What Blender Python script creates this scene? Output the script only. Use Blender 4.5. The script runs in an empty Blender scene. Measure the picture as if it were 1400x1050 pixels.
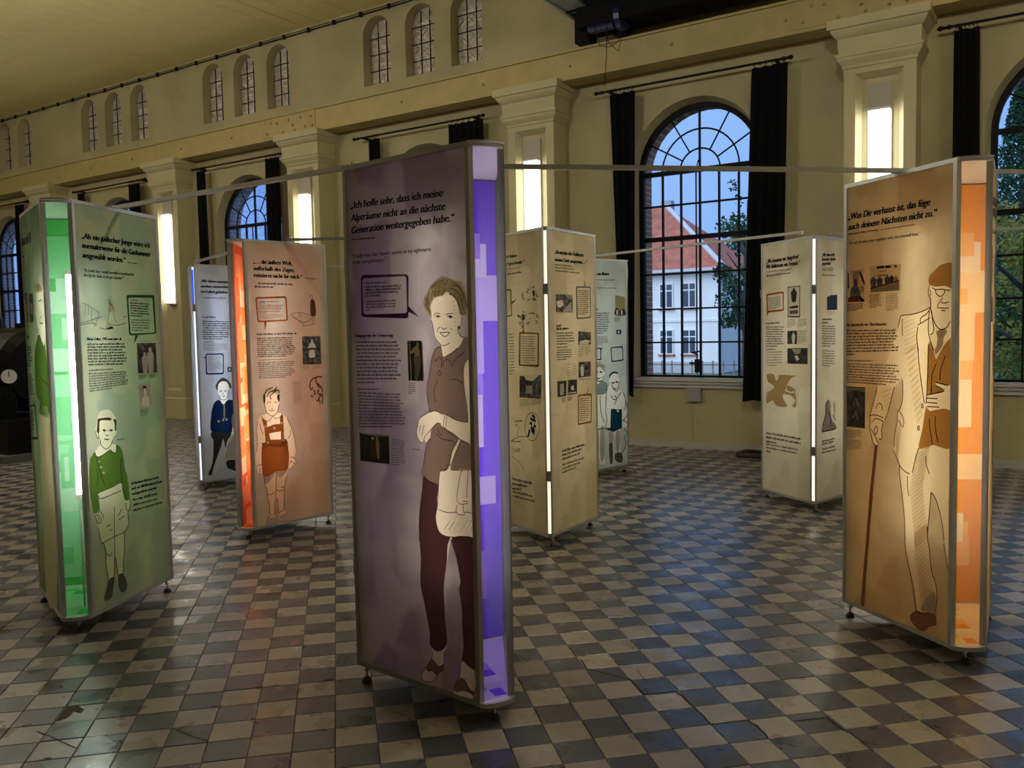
import bpy, math, random
from mathutils import Vector, Matrix
from mathutils.geometry import delaunay_2d_cdt

sc = bpy.context.scene
COL = sc.collection
# ------------------------------------------------------------------ camera, sky, exposure
FPX, PITCH, ROLL, CAMH, YAW = 1173.0, .0626, -.0192, 1.64, math.radians(33.49)
def cam_basis():
    c, s = math.cos(ROLL), math.sin(ROLL)
    right = Vector((1, 0, 0)); up = Vector((0, math.sin(PITCH), math.cos(PITCH))); fw = Vector((0, math.cos(PITCH), -math.sin(PITCH)))
    X = c*right + s*up; Y = -s*right + c*up
    R = Matrix.Rotation(YAW, 3, 'Z')
    return R @ X, R @ Y, R @ fw
BX, BY, BF = cam_basis()
CAM = Vector((0, 0, CAMH))
cd = bpy.data.cameras.new('camera'); cam = bpy.data.objects.new('camera', cd); COL.objects.link(cam)
m = Matrix.Identity(4)
for i in range(3):
    m[i][0], m[i][1], m[i][2], m[i][3] = BX[i], BY[i], -BF[i], CAM[i]
cam.matrix_world = m
cd.sensor_fit = 'HORIZONTAL'; cd.sensor_width = 36.0; cd.lens = 36.0*FPX/1400.0
cd.clip_start = .05; cd.clip_end = 500
sc.camera = cam
sc.view_settings.view_transform = 'Standard'; sc.view_settings.look = 'None'
sc.view_settings.exposure = 0.0; sc.view_settings.gamma = 1.0
sc.view_settings.use_curve_mapping = False
W = bpy.data.worlds.new('world'); sc.world = W; W.use_nodes = True
wn = W.node_tree.nodes; wl = W.node_tree.links
bg = wn['Background']; bg.inputs['Strength'].default_value = 1.0
_tc = wn.new('ShaderNodeTexCoord'); _ns = wn.new('ShaderNodeTexNoise'); _ns.inputs['Scale'].default_value = 2.2; _ns.inputs['Detail'].default_value = 4
_cr = wn.new('ShaderNodeValToRGB'); _cr.color_ramp.elements[0].position = .3; _cr.color_ramp.elements[1].position = .7
_cr.color_ramp.elements[0].color = (.25, .47, .95, 1); _cr.color_ramp.elements[1].color = (.33, .56, 1.0, 1)
wl.new(_tc.outputs['Generated'], _ns.inputs['Vector']); wl.new(_ns.outputs['Fac'], _cr.inputs['Fac']); wl.new(_cr.outputs['Color'], bg.inputs['Color'])

sl = bpy.data.lights.new('sky_sun', 'SUN'); sl.energy = 2.6; sl.angle = math.radians(70); sl.color = (.80, .90, 1.)
so = bpy.data.objects.new('sky_sun', sl); COL.objects.link(so); so.rotation_euler = (math.radians(52), 0, math.radians(-18))  # soft sun added to brighten the house front under the overcast sky

def ray(x, y): return (x-700)/FPX*BX + (525-y)/FPX*BY + BF
def on_plane(x, y, o, n):
    d = ray(x, y); return CAM + d*((o-CAM).dot(n)/d.dot(n))

# ------------------------------------------------------------------ materials
MATS = {}
def mat(name, col, rough=.6, metal=0., noise=0., nscale=6., bump=0., bscale=40., spec=.5, emit=None, estr=0.):
    if name in MATS: return MATS[name]
    M = bpy.data.materials.new(name); M.use_nodes = True; MATS[name] = M
    N, L = M.node_tree.nodes, M.node_tree.links
    b = N['Principled BSDF']
    b.inputs['Roughness'].default_value = rough; b.inputs['Metallic'].default_value = metal
    b.inputs['Specular IOR Level'].default_value = spec
    b.inputs['Base Color'].default_value = (*col, 1)
    if noise or bump:
        t = N.new('ShaderNodeTexCoord')
    if noise:
        n = N.new('ShaderNodeTexNoise'); n.inputs['Scale'].default_value = nscale; n.inputs['Detail'].default_value = 6
        r = N.new('ShaderNodeValToRGB')
        r.color_ramp.elements[0].position = .3; r.color_ramp.elements[1].position = .72
        r.color_ramp.elements[0].color = (*[c*(1-noise) for c in col], 1); r.color_ramp.elements[1].color = (*[min(1, c*(1+noise)) for c in col], 1)
        L.new(t.outputs['Object'], n.inputs['Vector']); L.new(n.outputs['Fac'], r.inputs['Fac']); L.new(r.outputs['Color'], b.inputs['Base Color'])
    if bump:
        n2 = N.new('ShaderNodeTexNoise'); n2.inputs['Scale'].default_value = bscale; n2.inputs['Detail'].default_value = 4
        bp = N.new('ShaderNodeBump'); bp.inputs['Strength'].default_value = bump; bp.inputs['Distance'].default_value = .02
        L.new(t.outputs['Object'], n2.inputs['Vector']); L.new(n2.outputs['Fac'], bp.inputs['Height']); L.new(bp.outputs['Normal'], b.inputs['Normal'])
    if emit:
        b.inputs['Emission Color'].default_value = (*emit, 1); b.inputs['Emission Strength'].default_value = estr
    return M
def emis(name, col, s):
    if name in MATS: return MATS[name]
    M = bpy.data.materials.new(name); M.use_nodes = True; MATS[name] = M
    N, L = M.node_tree.nodes, M.node_tree.links
    N.clear(); e = N.new('ShaderNodeEmission'); o = N.new('ShaderNodeOutputMaterial')
    e.inputs['Color'].default_value = (*col, 1); e.inputs['Strength'].default_value = s
    L.new(e.outputs[0], o.inputs[0]); return M
def cloth(name, col, tr=.55, col2=None, soft=0.):
    """printed textile / film: diffuse + translucent, so that lamps behind it shine through"""
    if name in MATS: return MATS[name]
    M = bpy.data.materials.new(name); M.use_nodes = True; MATS[name] = M
    N, L = M.node_tree.nodes, M.node_tree.links; N.clear()
    d = N.new('ShaderNodeBsdfDiffuse'); t = N.new('ShaderNodeBsdfTranslucent'); mx = N.new('ShaderNodeMixShader'); o = N.new('ShaderNodeOutputMaterial')
    mx.inputs[0].default_value = tr
    L.new(d.outputs[0], mx.inputs[1]); L.new(t.outputs[0], mx.inputs[2]); L.new(mx.outputs[0], o.inputs[0])
    for q in (d, t): q.inputs['Color'].default_value = (*col, 1)
    if col2:
        tc = N.new('ShaderNodeTexCoord'); mp = N.new('ShaderNodeMapping'); mp.inputs['Scale'].default_value = (6.2, 1, 4.6)
        v = N.new('ShaderNodeTexVoronoi'); v.distance = 'CHEBYCHEV'; v.feature = 'SMOOTH_F1'; v.inputs['Scale'].default_value = 1.; v.inputs['Smoothness'].default_value = .55
        s2 = N.new('ShaderNodeSeparateColor'); n = N.new('ShaderNodeTexNoise'); n.inputs['Scale'].default_value = 3.2; n.inputs['Detail'].default_value = 1
        a = N.new('ShaderNodeMath'); a.operation = 'ADD'; r = N.new('ShaderNodeValToRGB')
        r.color_ramp.elements[0].position = .65; r.color_ramp.elements[1].position = 1.35 if False else 1.
        r.color_ramp.elements[0].color = (*col2, 1); r.color_ramp.elements[1].color = (*col, 1)
        L.new(tc.outputs['Object'], mp.inputs['Vector']); L.new(mp.outputs[0], v.inputs['Vector']); L.new(tc.outputs['Object'], n.inputs['Vector'])
        L.new(v.outputs['Color'], s2.inputs[0]); L.new(s2.outputs[0], a.inputs[0]); L.new(n.outputs['Fac'], a.inputs[1]); L.new(a.outputs[0], r.inputs[0])
        for q in (d, t): L.new(r.outputs[0], q.inputs['Color'])
    return M
def glass(name, tint=(.93, .96, 1.), gl=.07, haze=0., rough=.02, wavy=0.):
    if name in MATS: return MATS[name]
    M = bpy.data.materials.new(name); M.use_nodes = True; MATS[name] = M
    N, L = M.node_tree.nodes, M.node_tree.links; N.clear()
    t = N.new('ShaderNodeBsdfTransparent'); g = N.new('ShaderNodeBsdfGlossy'); mx = N.new('ShaderNodeMixShader'); o = N.new('ShaderNodeOutputMaterial')
    t.inputs[0].default_value = (*tint, 1); g.inputs['Roughness'].default_value = rough; mx.inputs[0].default_value = gl
    L.new(t.outputs[0], mx.inputs[1]); L.new(g.outputs[0], mx.inputs[2]); out = mx
    if haze:
        h = N.new('ShaderNodeBsdfTranslucent'); h.inputs[0].default_value = (.9, .93, 1, 1)
        m2 = N.new('ShaderNodeMixShader'); m2.inputs[0].default_value = haze
        L.new(mx.outputs[0], m2.inputs[1]); L.new(h.outputs[0], m2.inputs[2]); out = m2
        if wavy:
            tc = N.new('ShaderNodeTexCoord'); n = N.new('ShaderNodeTexNoise'); n.inputs['Scale'].default_value = 9; n.inputs['Detail'].default_value = 8
            r = N.new('ShaderNodeMapRange'); r.inputs[1].default_value = .4; r.inputs[2].default_value = .7; r.inputs[3].default_value = haze*.4; r.inputs[4].default_value = haze*1.6
            L.new(tc.outputs['Object'], n.inputs['Vector']); L.new(n.outputs['Fac'], r.inputs[0]); L.new(r.outputs[0], m2.inputs[0])
    L.new(out.outputs[0], o.inputs[0]); return M

# ------------------------------------------------------------------ mesh helpers
class MB:
    def __init__(s): s.v, s.f, s.m = [], [], []
    def face(s, pts, mi=0):
        k = len(s.v); s.v += [tuple(p) for p in pts]; s.f.append(tuple(range(k, k+len(pts)))); s.m.append(mi)
    def box(s, a, b, mi=0):
        x0, y0, z0 = a; x1, y1, z1 = b; k = len(s.v)
        s.v += [(x0,y0,z0),(x1,y0,z0),(x1,y1,z0),(x0,y1,z0),(x0,y0,z1),(x1,y0,z1),(x1,y1,z1),(x0,y1,z1)]
        for q in ((3,2,1,0),(4,5,6,7),(0,1,5,4),(1,2,6,5),(2,3,7,6),(3,0,4,7)): s.f.append(tuple(k+i for i in q)); s.m.append(mi)
    def prism(s, poly, z0, z1, mi=0):
        k = len(s.v); n = len(poly)
        s.v += [(x, y, z0) for x, y in poly] + [(x, y, z1) for x, y in poly]
        s.f.append(tuple(k+i for i in reversed(range(n)))); s.f.append(tuple(k+n+i for i in range(n))); s.m += [mi, mi]
        for i in range(n):
            j = (i+1) % n; s.f.append((k+i, k+j, k+n+j, k+n+i)); s.m.append(mi)
    def tube(s, path, r, n=8, mi=0, cap=True):
        P = [Vector(p) for p in path]; rs = r if isinstance(r, (list, tuple)) else [r]*len(P); k = len(s.v)
        for i, p in enumerate(P):
            t = (P[min(i+1, len(P)-1)] - P[max(i-1, 0)]).normalized()
            a = t.orthogonal().normalized() if i == 0 else (a - t*a.dot(t)).normalized()
            b = t.cross(a)
            for j in range(n):
                w = 2*math.pi*j/n; s.v.append(tuple(p + rs[i]*(math.cos(w)*a + math.sin(w)*b)))
        for i in range(len(P)-1):
            for j in range(n):
                s.f.append((k+i*n+j, k+i*n+(j+1) % n, k+(i+1)*n+(j+1) % n, k+(i+1)*n+j)); s.m.append(mi)
        if cap:
            s.f.append(tuple(k+j for j in reversed(range(n)))); s.f.append(tuple(k+(len(P)-1)*n+j for j in range(n))); s.m += [mi, mi]
    def loft(s, rings, mi=0, cap=True):
        k = len(s.v); n = len(rings[0])
        for r in rings: s.v += [tuple(p) for p in r]
        for i in range(len(rings)-1):
            for j in range(n):
                s.f.append((k+i*n+j, k+i*n+(j+1) % n, k+(i+1)*n+(j+1) % n, k+(i+1)*n+j)); s.m.append(mi)
        if cap:
            s.f.append(tuple(k+j for j in reversed(range(n)))); s.f.append(tuple(k+(len(rings)-1)*n+j for j in range(n))); s.m += [mi, mi]
    def sphere(s, c, r, n=10, mi=0, sz=1.):
        rings = []
        for i in range(1, n//2+1):
            a = math.pi*i/(n//2+1)
            rings.append([(c[0]+r*math.sin(a)*math.cos(2*math.pi*j/n), c[1]+r*math.sin(a)*math.sin(2*math.pi*j/n), c[2]-sz*r*math.cos(a)) for j in range(n)])
        s.loft(rings, mi)
    def mesh(s, name, mats, smooth=False):
        me = bpy.data.meshes.new(name); me.from_pydata(s.v, [], s.f)
        for q in (mats if isinstance(mats, (list, tuple)) else [mats]): me.materials.append(q)
        me.polygons.foreach_set('material_index', s.m)
        if smooth: me.polygons.foreach_set('use_smooth', [True]*len(s.f))
        me.update(); return me
    def build(s, name, mats, parent=None, loc=(0, 0, 0), rz=0., smooth=False):
        return link(name, s.mesh(name, mats, smooth), parent, loc, rz)
def link(name, me, parent=None, loc=(0, 0, 0), rz=0.):
    o = bpy.data.objects.new(name, me); COL.objects.link(o); o.location = loc; o.rotation_euler = (0, 0, rz)
    if parent is not None: o.parent = parent
    return o
def tag(o, label=None, cat=None, group=None, kind=None):
    if label: o['label'] = label
    if cat: o['category'] = cat
    if group: o['group'] = group
    if kind: o['kind'] = kind
    return o
def empty(name, loc, label=None, cat=None, group=None, kind=None, rz=0.):
    o = bpy.data.objects.new(name, None); COL.objects.link(o); o.location = loc; o.rotation_euler = (0, 0, rz); o.empty_display_size = .1
    return tag(o, label, cat, group, kind)

# common materials
M_WALL = mat('cream_wall_paint', (.43, .375, .215), .75, noise=.15, nscale=1.1, bump=.12, bscale=14)
M_PIL = mat('cream_pilaster_paint', (.50, .44, .26), .6, noise=.05, nscale=3, bump=.08, bscale=20)
M_GIRD = mat('yellow_girder_paint', (.45, .355, .145), .5, noise=.08, nscale=4)
M_CEIL = mat('yellow_ceiling_paint', (.86, .72, .33), .6, noise=.06, nscale=2)
M_BLACK = mat('black_iron', (.010, .010, .011), .6, spec=.15)
M_ALU = mat('brushed_aluminium', (.50, .50, .50), .38, .75, noise=.05, nscale=20)
M_ALUD = mat('dull_aluminium', (.30, .29, .26), .45, .7)
M_STEEL = mat('chrome_steel', (.75, .75, .77), .15, 1.)
M_RUB = mat('black_rubber', (.015, .015, .015), .5)
M_WHITE = mat('white_board', (.80, .80, .80), .35)
M_CURT = mat('black_velvet', (.008, .008, .010), .95, spec=.05)
# ------------------------------------------------------------------ the hall
YW, X0, X1, YB, ZC = 10.94, -26.0, 7.0, -7.0, 7.03
WIN = [.01, -4.28, -8.85, -13.15, -17.35, -21.95]
ZB, ZS, RW = .96, 3.74, .92
def arch(xc, w, zb, zs, n=20):
    pts = [(xc-w, zb)] + [(xc - w*math.cos(math.pi*i/n), zs + w*math.sin(math.pi*i/n)) for i in range(n+1)] + [(xc+w, zb)]
    return pts
def wall_cell(mb, x0, x1, z0, z1, holes):
    """wall front at YW between x0..x1, z0..z1 with arched holes (xc,w,zb,zs,depth,shrink)"""
    holes = sorted(holes); cur = x0
    q = lambda a, b, c, d: mb.face([(a, YW, c), (b, YW, c), (b, YW, d), (a, YW, d)])
    for xc, w, zb, zs, dep, sh in holes:
        if xc-w > cur: q(cur, xc-w, z0, z1)
        q(xc-w, xc+w, z0, zb)
        P = arch(xc, w, zb, zs)
        for (xa, za), (xb, zb_) in zip(P[1:-1], P[2:-1]):
            mb.face([(xa, YW, za), (xb, YW, zb_), (xb, YW, z1), (xa, YW, z1)])
        Q = arch(xc, w-sh, zb, zs); n = len(P)
        for i in range(n):
            j = (i+1) % n
            mb.face([(P[i][0], YW, P[i][1]), (P[j][0], YW, P[j][1]), (Q[j][0], YW+dep, Q[j][1]), (Q[i][0], YW+dep, Q[i][1])])
        cur = xc+w
    if cur < x1: q(cur, x1, z0, z1)
wb = MB()
wall_cell(wb, X0, X1, 0, 5.3, [(x, RW, ZB, ZS, .20, .06) for x in WIN])
CL = [(c+d, .30, 5.76, 6.57, .20, .02) for c in (-4.28, -8.88, -13.11, -17.34, -21.9) for d in (-.92, 0, .92)]
wall_cell(wb, X0, X1, 5.3, ZC+.02, CL)
wall_back = wb.build('wall_back', M_WALL); tag(wall_back, 'cream painted hall wall with arched windows and pilasters', kind='structure')
# outer brick skin of the same wall (seen through the panes on the far side of each opening)
M_BRICK = bpy.data.materials.new('red_brick'); M_BRICK.use_nodes = True
N, L = M_BRICK.node_tree.nodes, M_BRICK.node_tree.links
bt = N.new('ShaderNodeTexBrick'); bt.inputs['Scale'].default_value = 1.; bt.inputs['Color1'].default_value = (.30, .13, .09, 1); bt.inputs['Color2'].default_value = (.40, .19, .13, 1); bt.inputs['Mortar'].default_value = (.5, .47, .42, 1)
bt.inputs['Mortar Size'].default_value = .008; bt.inputs['Brick Width'].default_value = .25; bt.inputs['Row Height'].default_value = .077
tcn = N.new('ShaderNodeTexCoord'); mpn = N.new('ShaderNodeMapping'); mpn.inputs['Rotation'].default_value = (math.pi/2, 0, math.pi/2)
sx = N.new('ShaderNodeSeparateXYZ'); cx = N.new('ShaderNodeCombineXYZ'); ad = N.new('ShaderNodeMath'); ad.operation = 'ADD'
L.new(tcn.outputs['Object'], sx.inputs[0]); L.new(sx.outputs[0], ad.inputs[0]); L.new(sx.outputs[1], ad.inputs[1]); L.new(ad.outputs[0], cx.inputs[0]); L.new(sx.outputs[2], cx.inputs[1])
L.new(cx.outputs[0], bt.inputs['Vector']); L.new(bt.outputs['Color'], N['Principled BSDF'].inputs['Base Color']); N['Principled BSDF'].inputs['Roughness'].default_value = .85
ob = MB()
for x in WIN:
    P = arch(x, RW-.07, ZB, ZS); n = len(P)
    for i in range(n):
        j = (i+1) % n
        ob.face([(P[i][0], YW+.21, P[i][1]), (P[j][0], YW+.21, P[j][1]), (P[j][0], YW+.52, P[j][1]), (P[i][0], YW+.52, P[i][1])])
_w, YW_ = YW, YW
YW = _w+.52; wall_cell(ob, X0, X1, -1.2, 5.3, [(x, RW-.07, ZB, ZS, 0, 0) for x in WIN]); ob.face([(X0, YW, 5.3), (X1, YW, 5.3), (X1, YW, 8), (X0, YW, 8)]); YW = _w
tag(ob.build('wall_outer', M_BRICK), kind='structure')
for nm, pts in (('wall_left', [(X0, YB, 0), (X0, YW, 0), (X0, YW, ZC+.06), (X0, YB, ZC+.06)]), ('wall_right', [(X1, YW, 0), (X1, YB, 0), (X1, YB, ZC+.06), (X1, YW, ZC+.06)]), ('wall_front', [(X1, YB, 0), (X0, YB, 0), (X0, YB, ZC+.06), (X1, YB, ZC+.06)])):
    b = MB(); b.face(pts); tag(b.build(nm, M_WALL), kind='structure')
# ceiling: tongue-and-groove boards across the hall
ce = MB(); ce.face([(X0, YB, ZC+.03), (X0, YW+.5, ZC+.03), (X1, YW+.5, ZC+.03), (X1, YB, ZC+.03)])
ceiling = ce.build('ceiling', mat('ceiling_gap_dark', (.10, .08, .04), .9)); tag(ceiling, kind='structure')
bd = MB(); bw = .37; bd.box((0, YB, 0), (bw-.002, YW, .025)); bme = bd.mesh('board', M_CEIL)
bd2 = MB(); bd2.box((0, YB, 0), (bw-.020, YW, .025)); bme2 = bd2.mesh('board', M_CEIL)
x = -15.15-bw*29
k = 0
while x < X1:
    wide = k in (28, 38, 39, 41, 18) ; o = link('board', bme2 if wide else bme, ceiling, (x, 0, ZC - (.003 if k % 3 == 1 else 0))); x += bw; k += 1
# baseboard
b = MB(); b.box((X0, YW-.02, 0), (X1, YW, .095)); b.box((X0, YW-.026, 0), (X1, YW, .03))
tag(b.build('baseboard_back', mat('grey_baseboard', (.42, .41, .37), .6, noise=.1)), kind='structure')

# ---- floor of diagonal chequer tiles
S, TA, TB = .16911, .68, .05
M_LT = bpy.data.materials.new('beige_cement_tile'); M_DT = bpy.data.materials.new('slate_cement_tile')
def tile_mat(M, c0, c1, dirt):
    M.use_nodes = True; N, L = M.node_tree.nodes, M.node_tree.links; b = N['Principled BSDF']
    g = N.new('ShaderNodeNewGeometry'); mp = N.new('ShaderNodeMapping'); mp.inputs['Rotation'].default_value = (0, 0, -math.pi/4); mp.inputs['Scale'].default_value = (1/S, 1/S, 0); mp.inputs['Location'].default_value = (-TA, -TB, 0)
    fl = N.new('ShaderNodeVectorMath'); fl.operation = 'FLOOR'; wn_ = N.new('ShaderNodeTexWhiteNoise'); wn_.noise_dimensions = '2D'
    r = N.new('ShaderNodeValToRGB'); r.color_ramp.elements[0].color = (*c0, 1); r.color_ramp.elements[1].color = (*c1, 1)
    n = N.new('ShaderNodeTexNoise'); n.inputs['Scale'].default_value = 9; n.inputs['Detail'].default_value = 8; n.inputs['Roughness'].default_value = .65
    rr = N.new('ShaderNodeMapRange'); rr.inputs[1].default_value = .35; rr.inputs[2].default_value = .7; rr.inputs[3].default_value = 1-dirt; rr.inputs[4].default_value = 1+dirt*.5
    vm = N.new('ShaderNodeVectorMath'); vm.operation = 'SCALE'
    L.new(g.outputs['Position'], mp.inputs['Vector']); L.new(mp.outputs[0], fl.inputs[0]); L.new(fl.outputs[0], wn_.inputs['Vector']); L.new(wn_.outputs['Value'], r.inputs[0])
    L.new(g.outputs['Position'], n.inputs['Vector']); L.new(n.outputs['Fac'], rr.inputs[0]); L.new(r.outputs[0], vm.inputs[0]); L.new(rr.outputs[0], vm.inputs['Scale']); L.new(vm.outputs[0], b.inputs['Base Color'])
    n2 = N.new('ShaderNodeTexNoise'); n2.inputs['Scale'].default_value = 5; n2.inputs['Detail'].default_value = 5
    r2 = N.new('ShaderNodeMapRange'); r2.inputs[1].default_value = .3; r2.inputs[2].default_value = .7; r2.inputs[3].default_value = .20; r2.inputs[4].default_value = .46; b.inputs['Specular IOR Level'].default_value = .7
    L.new(g.outputs['Position'], n2.inputs['Vector']); L.new(n2.outputs['Fac'], r2.inputs[0]); L.new(r2.outputs[0], b.inputs['Roughness'])
    bp = N.new('ShaderNodeBump'); bp.inputs['Strength'].default_value = .18; bp.inputs['Distance'].default_value = .01
    n3 = N.new('ShaderNodeTexNoise'); n3.inputs['Scale'].default_value = 14; n3.inputs['Detail'].default_value = 3
    L.new(g.outputs['Position'], n3.inputs['Vector']); L.new(n3.outputs['Fac'], bp.inputs['Height']); L.new(bp.outputs[0], b.inputs['Normal'])
tile_mat(M_LT, (.23, .205, .165), (.33, .295, .24), .14); tile_mat(M_DT, (.040, .045, .057), (.066, .072, .088), .16)
fb = MB(); fb.face([(X0, YB, -.004), (X1, YB, -.004), (X1, YW, -.004), (X0, YW, -.004)])
floor = fb.build('floor', mat('dark_grout', (.03, .027, .024), .9)); tag(floor, kind='structure')
R2 = math.sqrt(.5)
def t2w(a, b): return ((a-b)*R2*S, (a+b)*R2*S)
hs = S/2-.0016; hi = hs-.0022
def tile_geo(mb, cx, cy, z, mi):
    k = len(mb.v); D = ((1, 0), (0, 1), (-1, 0), (0, -1)); q = math.sqrt(2)
    mb.v += [(cx+hs*q*dx, cy+hs*q*dy, -.004) for dx, dy in D] + [(cx+hs*q*dx, cy+hs*q*dy, z-.0015) for dx, dy in D] + [(cx+hi*q*dx, cy+hi*q*dy, z) for dx, dy in D]
    for i in range(4):
        j = (i+1) % 4; mb.f += [(k+i, k+j, k+4+j, k+4+i), (k+4+i, k+4+j, k+8+j, k+8+i)]; mb.m += [mi, mi]
    mb.f.append((k+8, k+9, k+10, k+11)); mb.m.append(mi)
def project(p):
    d = Vector(p)-CAM; w = d.dot(BF)
    return (700+FPX*d.dot(BX)/w, 525-FPX*d.dot(BY)/w, w) if w > .1 else None
rnd = random.Random(4)
tiles = []
for i in range(-190, 90):
    for j in range(-80, 240):
        cx, cy = t2w(i+TA+.5, j+TB+.5)
        if X0 < cx < X1 and YB < cy < YW-.05:
            p = project((cx, cy, 0)); area = -1
            if p and -40 < p[0] < 1440 and p[1] < 1085: area = (CAMH/p[2])/p[2]**2
            tiles.append((area, cx, cy, (i+j) % 2, i, j))
tiles.sort(key=lambda t: -t[0])
ml, md = MB(), MB(); tile_geo(ml, 0, 0, 0, 0); tile_geo(md, 0, 0, 0, 0)
tml, tmd = ml.mesh('tile', M_LT), md.mesh('tile', M_DT)
SPLIT = {}
far = MB(); cnt = 0
for area, cx, cy, light, i, j in tiles:
    z = rnd.uniform(-.0012, .0004)
    if area > 0 and cnt < 300:
        o = link('tile', tml if light else tmd, floor, (cx, cy, z)); cnt += 1
    else: tile_geo(far, cx, cy, z, 0 if light else 1)
tag(far.build('tile_field', [M_LT, M_DT], floor), kind='stuff')
M_CRK = mat('crack_dirt', (.012, .011, .010), .9)
def floor_px(L_, z=.0009): return [on_plane(x_, y_, Vector((0, 0, z)), Vector((0, 0, 1))) for x_, y_ in L_]
def zpx(x0, y0, s, L_): return [(x0+a_/s, y0+b_/s) for a_, b_ in L_]
rc = random.Random(5)
for L_, w_ in ((zpx(700, 850, 5.243, [(495,270),(530,335),(640,362),(850,415),(945,520),(1060,512),(1170,500),(1222,532),(1340,645)]), .008), (zpx(940, 850, 5.243, [(90,650),(165,733),(300,718),(430,706),(500,745),(580,835)]), .007), (zpx(940, 850, 5.243, [(770,712),(1000,685),(1110,775),(1180,800),(1330,925)]), .006), (zpx(700, 850, 5.243, [(895,340),(930,390),(970,432)]), .003), (zpx(0, 850, 5.243, [(265,785),(330,810),(430,855),(545,905)]), .005), (zpx(220, 850, 5.243, [(95,765),(200,810),(335,858)]), .005), (zpx(220, 850, 5.243, [(20,1005),(150,940),(310,870)]), .002), (zpx(0, 850, 5.243, [(625,388),(550,487),(475,603)]), .006), (zpx(0, 850, 5.243, [(970,260),(1080,240),(1140,250)]), .003), (zpx(1020, 690, 4., [(-60,60),(0,45),(40,20)]), .008)):
    P_ = floor_px(L_); b = MB(); Q_ = [P_[0]]
    for a_, c_ in zip(P_, P_[1:]):
        n_ = max(2, int((c_-a_).length/.03)); Q_ += [a_+(c_-a_)*(i_/n_)+Vector((rc.uniform(-.002, .002), rc.uniform(-.002, .002), 0)) for i_ in range(1, n_+1)]
    for i_ in range(len(Q_)-1):
        d_ = (Q_[i_+1]-Q_[i_]).normalized(); nn = Vector((-d_.y, d_.x, 0))*w_/2; b.face([Q_[i_]-nn, Q_[i_+1]-nn, Q_[i_+1]+nn, Q_[i_]+nn])
    b.build('crack', M_CRK, floor)
for L_ in ([(480,605),(560,602),(605,630),(575,655),(525,640),(515,660),(480,690),(400,715),(430,670)], [(310,978),(370,970),(365,978),(320,984)], [(845,850),(890,842),(885,855),(860,860)], [(440,540),(465,535),(465,545)], [(820,405),(840,403),(835,415)]):
    b = MB(); b.face(floor_px(zpx(0, 850, 5.243, L_))); b.build('chip', mat('chipped_cement', (.06, .05, .04), .9), floor)

# ---- pilasters
def pilaster(idx, xc):
    yf = YW-.35
    t = empty('trim_%d' % idx, (xc, yf, 0), 'cream pilaster with recessed panel and moulded capital', kind='structure')
    b = MB(); w = .385; rw = .257; z0, z1, d = .55, 4.5, .09
    b.box((-w, 0, .42), (-rw, .35, 4.6)); b.box((rw, 0, .42), (w, .35, 4.6)); b.box((-rw, 0, .42), (rw, .35, z0)); b.box((-rw, 0, z1), (rw, .35, 4.6)); b.box((-rw, d, z0), (rw, .35, z1))
    b.build('shaft', M_PIL, t)
    b = MB(); iw = rw-.06; zz0, zz1 = z0+.06, z1-.06   # bevelled moulding round the recess
    o_ = [(-rw, .012, z0), (rw, .012, z0), (rw, .012, z1), (-rw, .012, z1)]; i_ = [(-iw, d-.004, zz0), (iw, d-.004, zz0), (iw, d-.004, zz1), (-iw, d-.004, zz1)]
    for k in range(4):
        q = (k+1) % 4; b.face([o_[k], o_[q], i_[q], i_[k]])
    b.build('panel_moulding', M_PIL, t)
    b = MB(); ring = lambda hw, p, z: [(-hw, -p, z), (hw, -p, z), (hw, .35, z), (-hw, .35, z)]
    prof = [(.385, 0, 4.56), (.40, .015, 4.575), (.40, .015, 4.60), (.415, .03, 4.62), (.445, .06, 4.655), (.45, .065, 4.675), (.45, .065, 4.69), (.465, .08, 4.695), (.465, .08, 4.725), (.438, .053, 4.735), (.445, .06, 4.90), (.46, .075, 4.91), (.495, .11, 4.955), (.51, .125, 4.985), (.51, .125, 4.995), (.542, .155, 5.0), (.542, .155, 5.10)]
    b.loft([ring(*p) for p in prof]); b.build('capital', M_PIL, t)
    b = MB(); b.box((-w-.03, -.03, .0), (w+.03, .35, .40)); b.loft([ring(w+.03, .03, .40), ring(w, 0, .43)]); b.build('plinth', M_PIL, t)
    # side panel moulding
    return t
M_LAMP = emis('lamp_glow', (1., .97, .84), 9.)
M_LBOX = mat('grey_lamp_board', (.40, .38, .33), .5)
PIL = [2.6, -1.943, -6.61, -11.27, -15.17, -19.7]
for k, xc in enumerate(PIL):
    pilaster(k+1, xc)
LAMP_LBL = {-1.943: 'pilaster right of the window that shows the white house', -6.61: 'pilaster between violet column and beige column', -11.27: 'pilaster between red corner column and violet column', -15.17: 'pilaster between green column and blue corner column', 2.6: 'pilaster beyond the window with conifers', -19.7: 'pilaster hidden behind the green column'}
for xc in PIL:
    t = empty('wall_lamp', (xc, YW-.35, 2.31), 'glowing vertical box lamp set into ' + LAMP_LBL[xc], 'lamp', 'box lamps in the pilasters')
    b = MB(); b.box((-.125, .055, -.03), (.125, .085, 2.06)); b.build('back_board', M_LBOX, t)
    b = MB(); b.prism([(-.115, .055), (-.115, -.005), (-.08, -.04), (.08, -.04), (.115, -.005), (.115, .055)], .0, 1.74); b.build('diffuser', M_LAMP, t)
    b = MB(); b.box((-.118, -.043, 1.741), (.118, .055, 1.765)); b.build('end_cap', M_WHITE, t); b = MB(); b.box((-.118, -.043, -.022), (.118, .055, -.001)); b.build('end_cap', M_WHITE, t)

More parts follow.
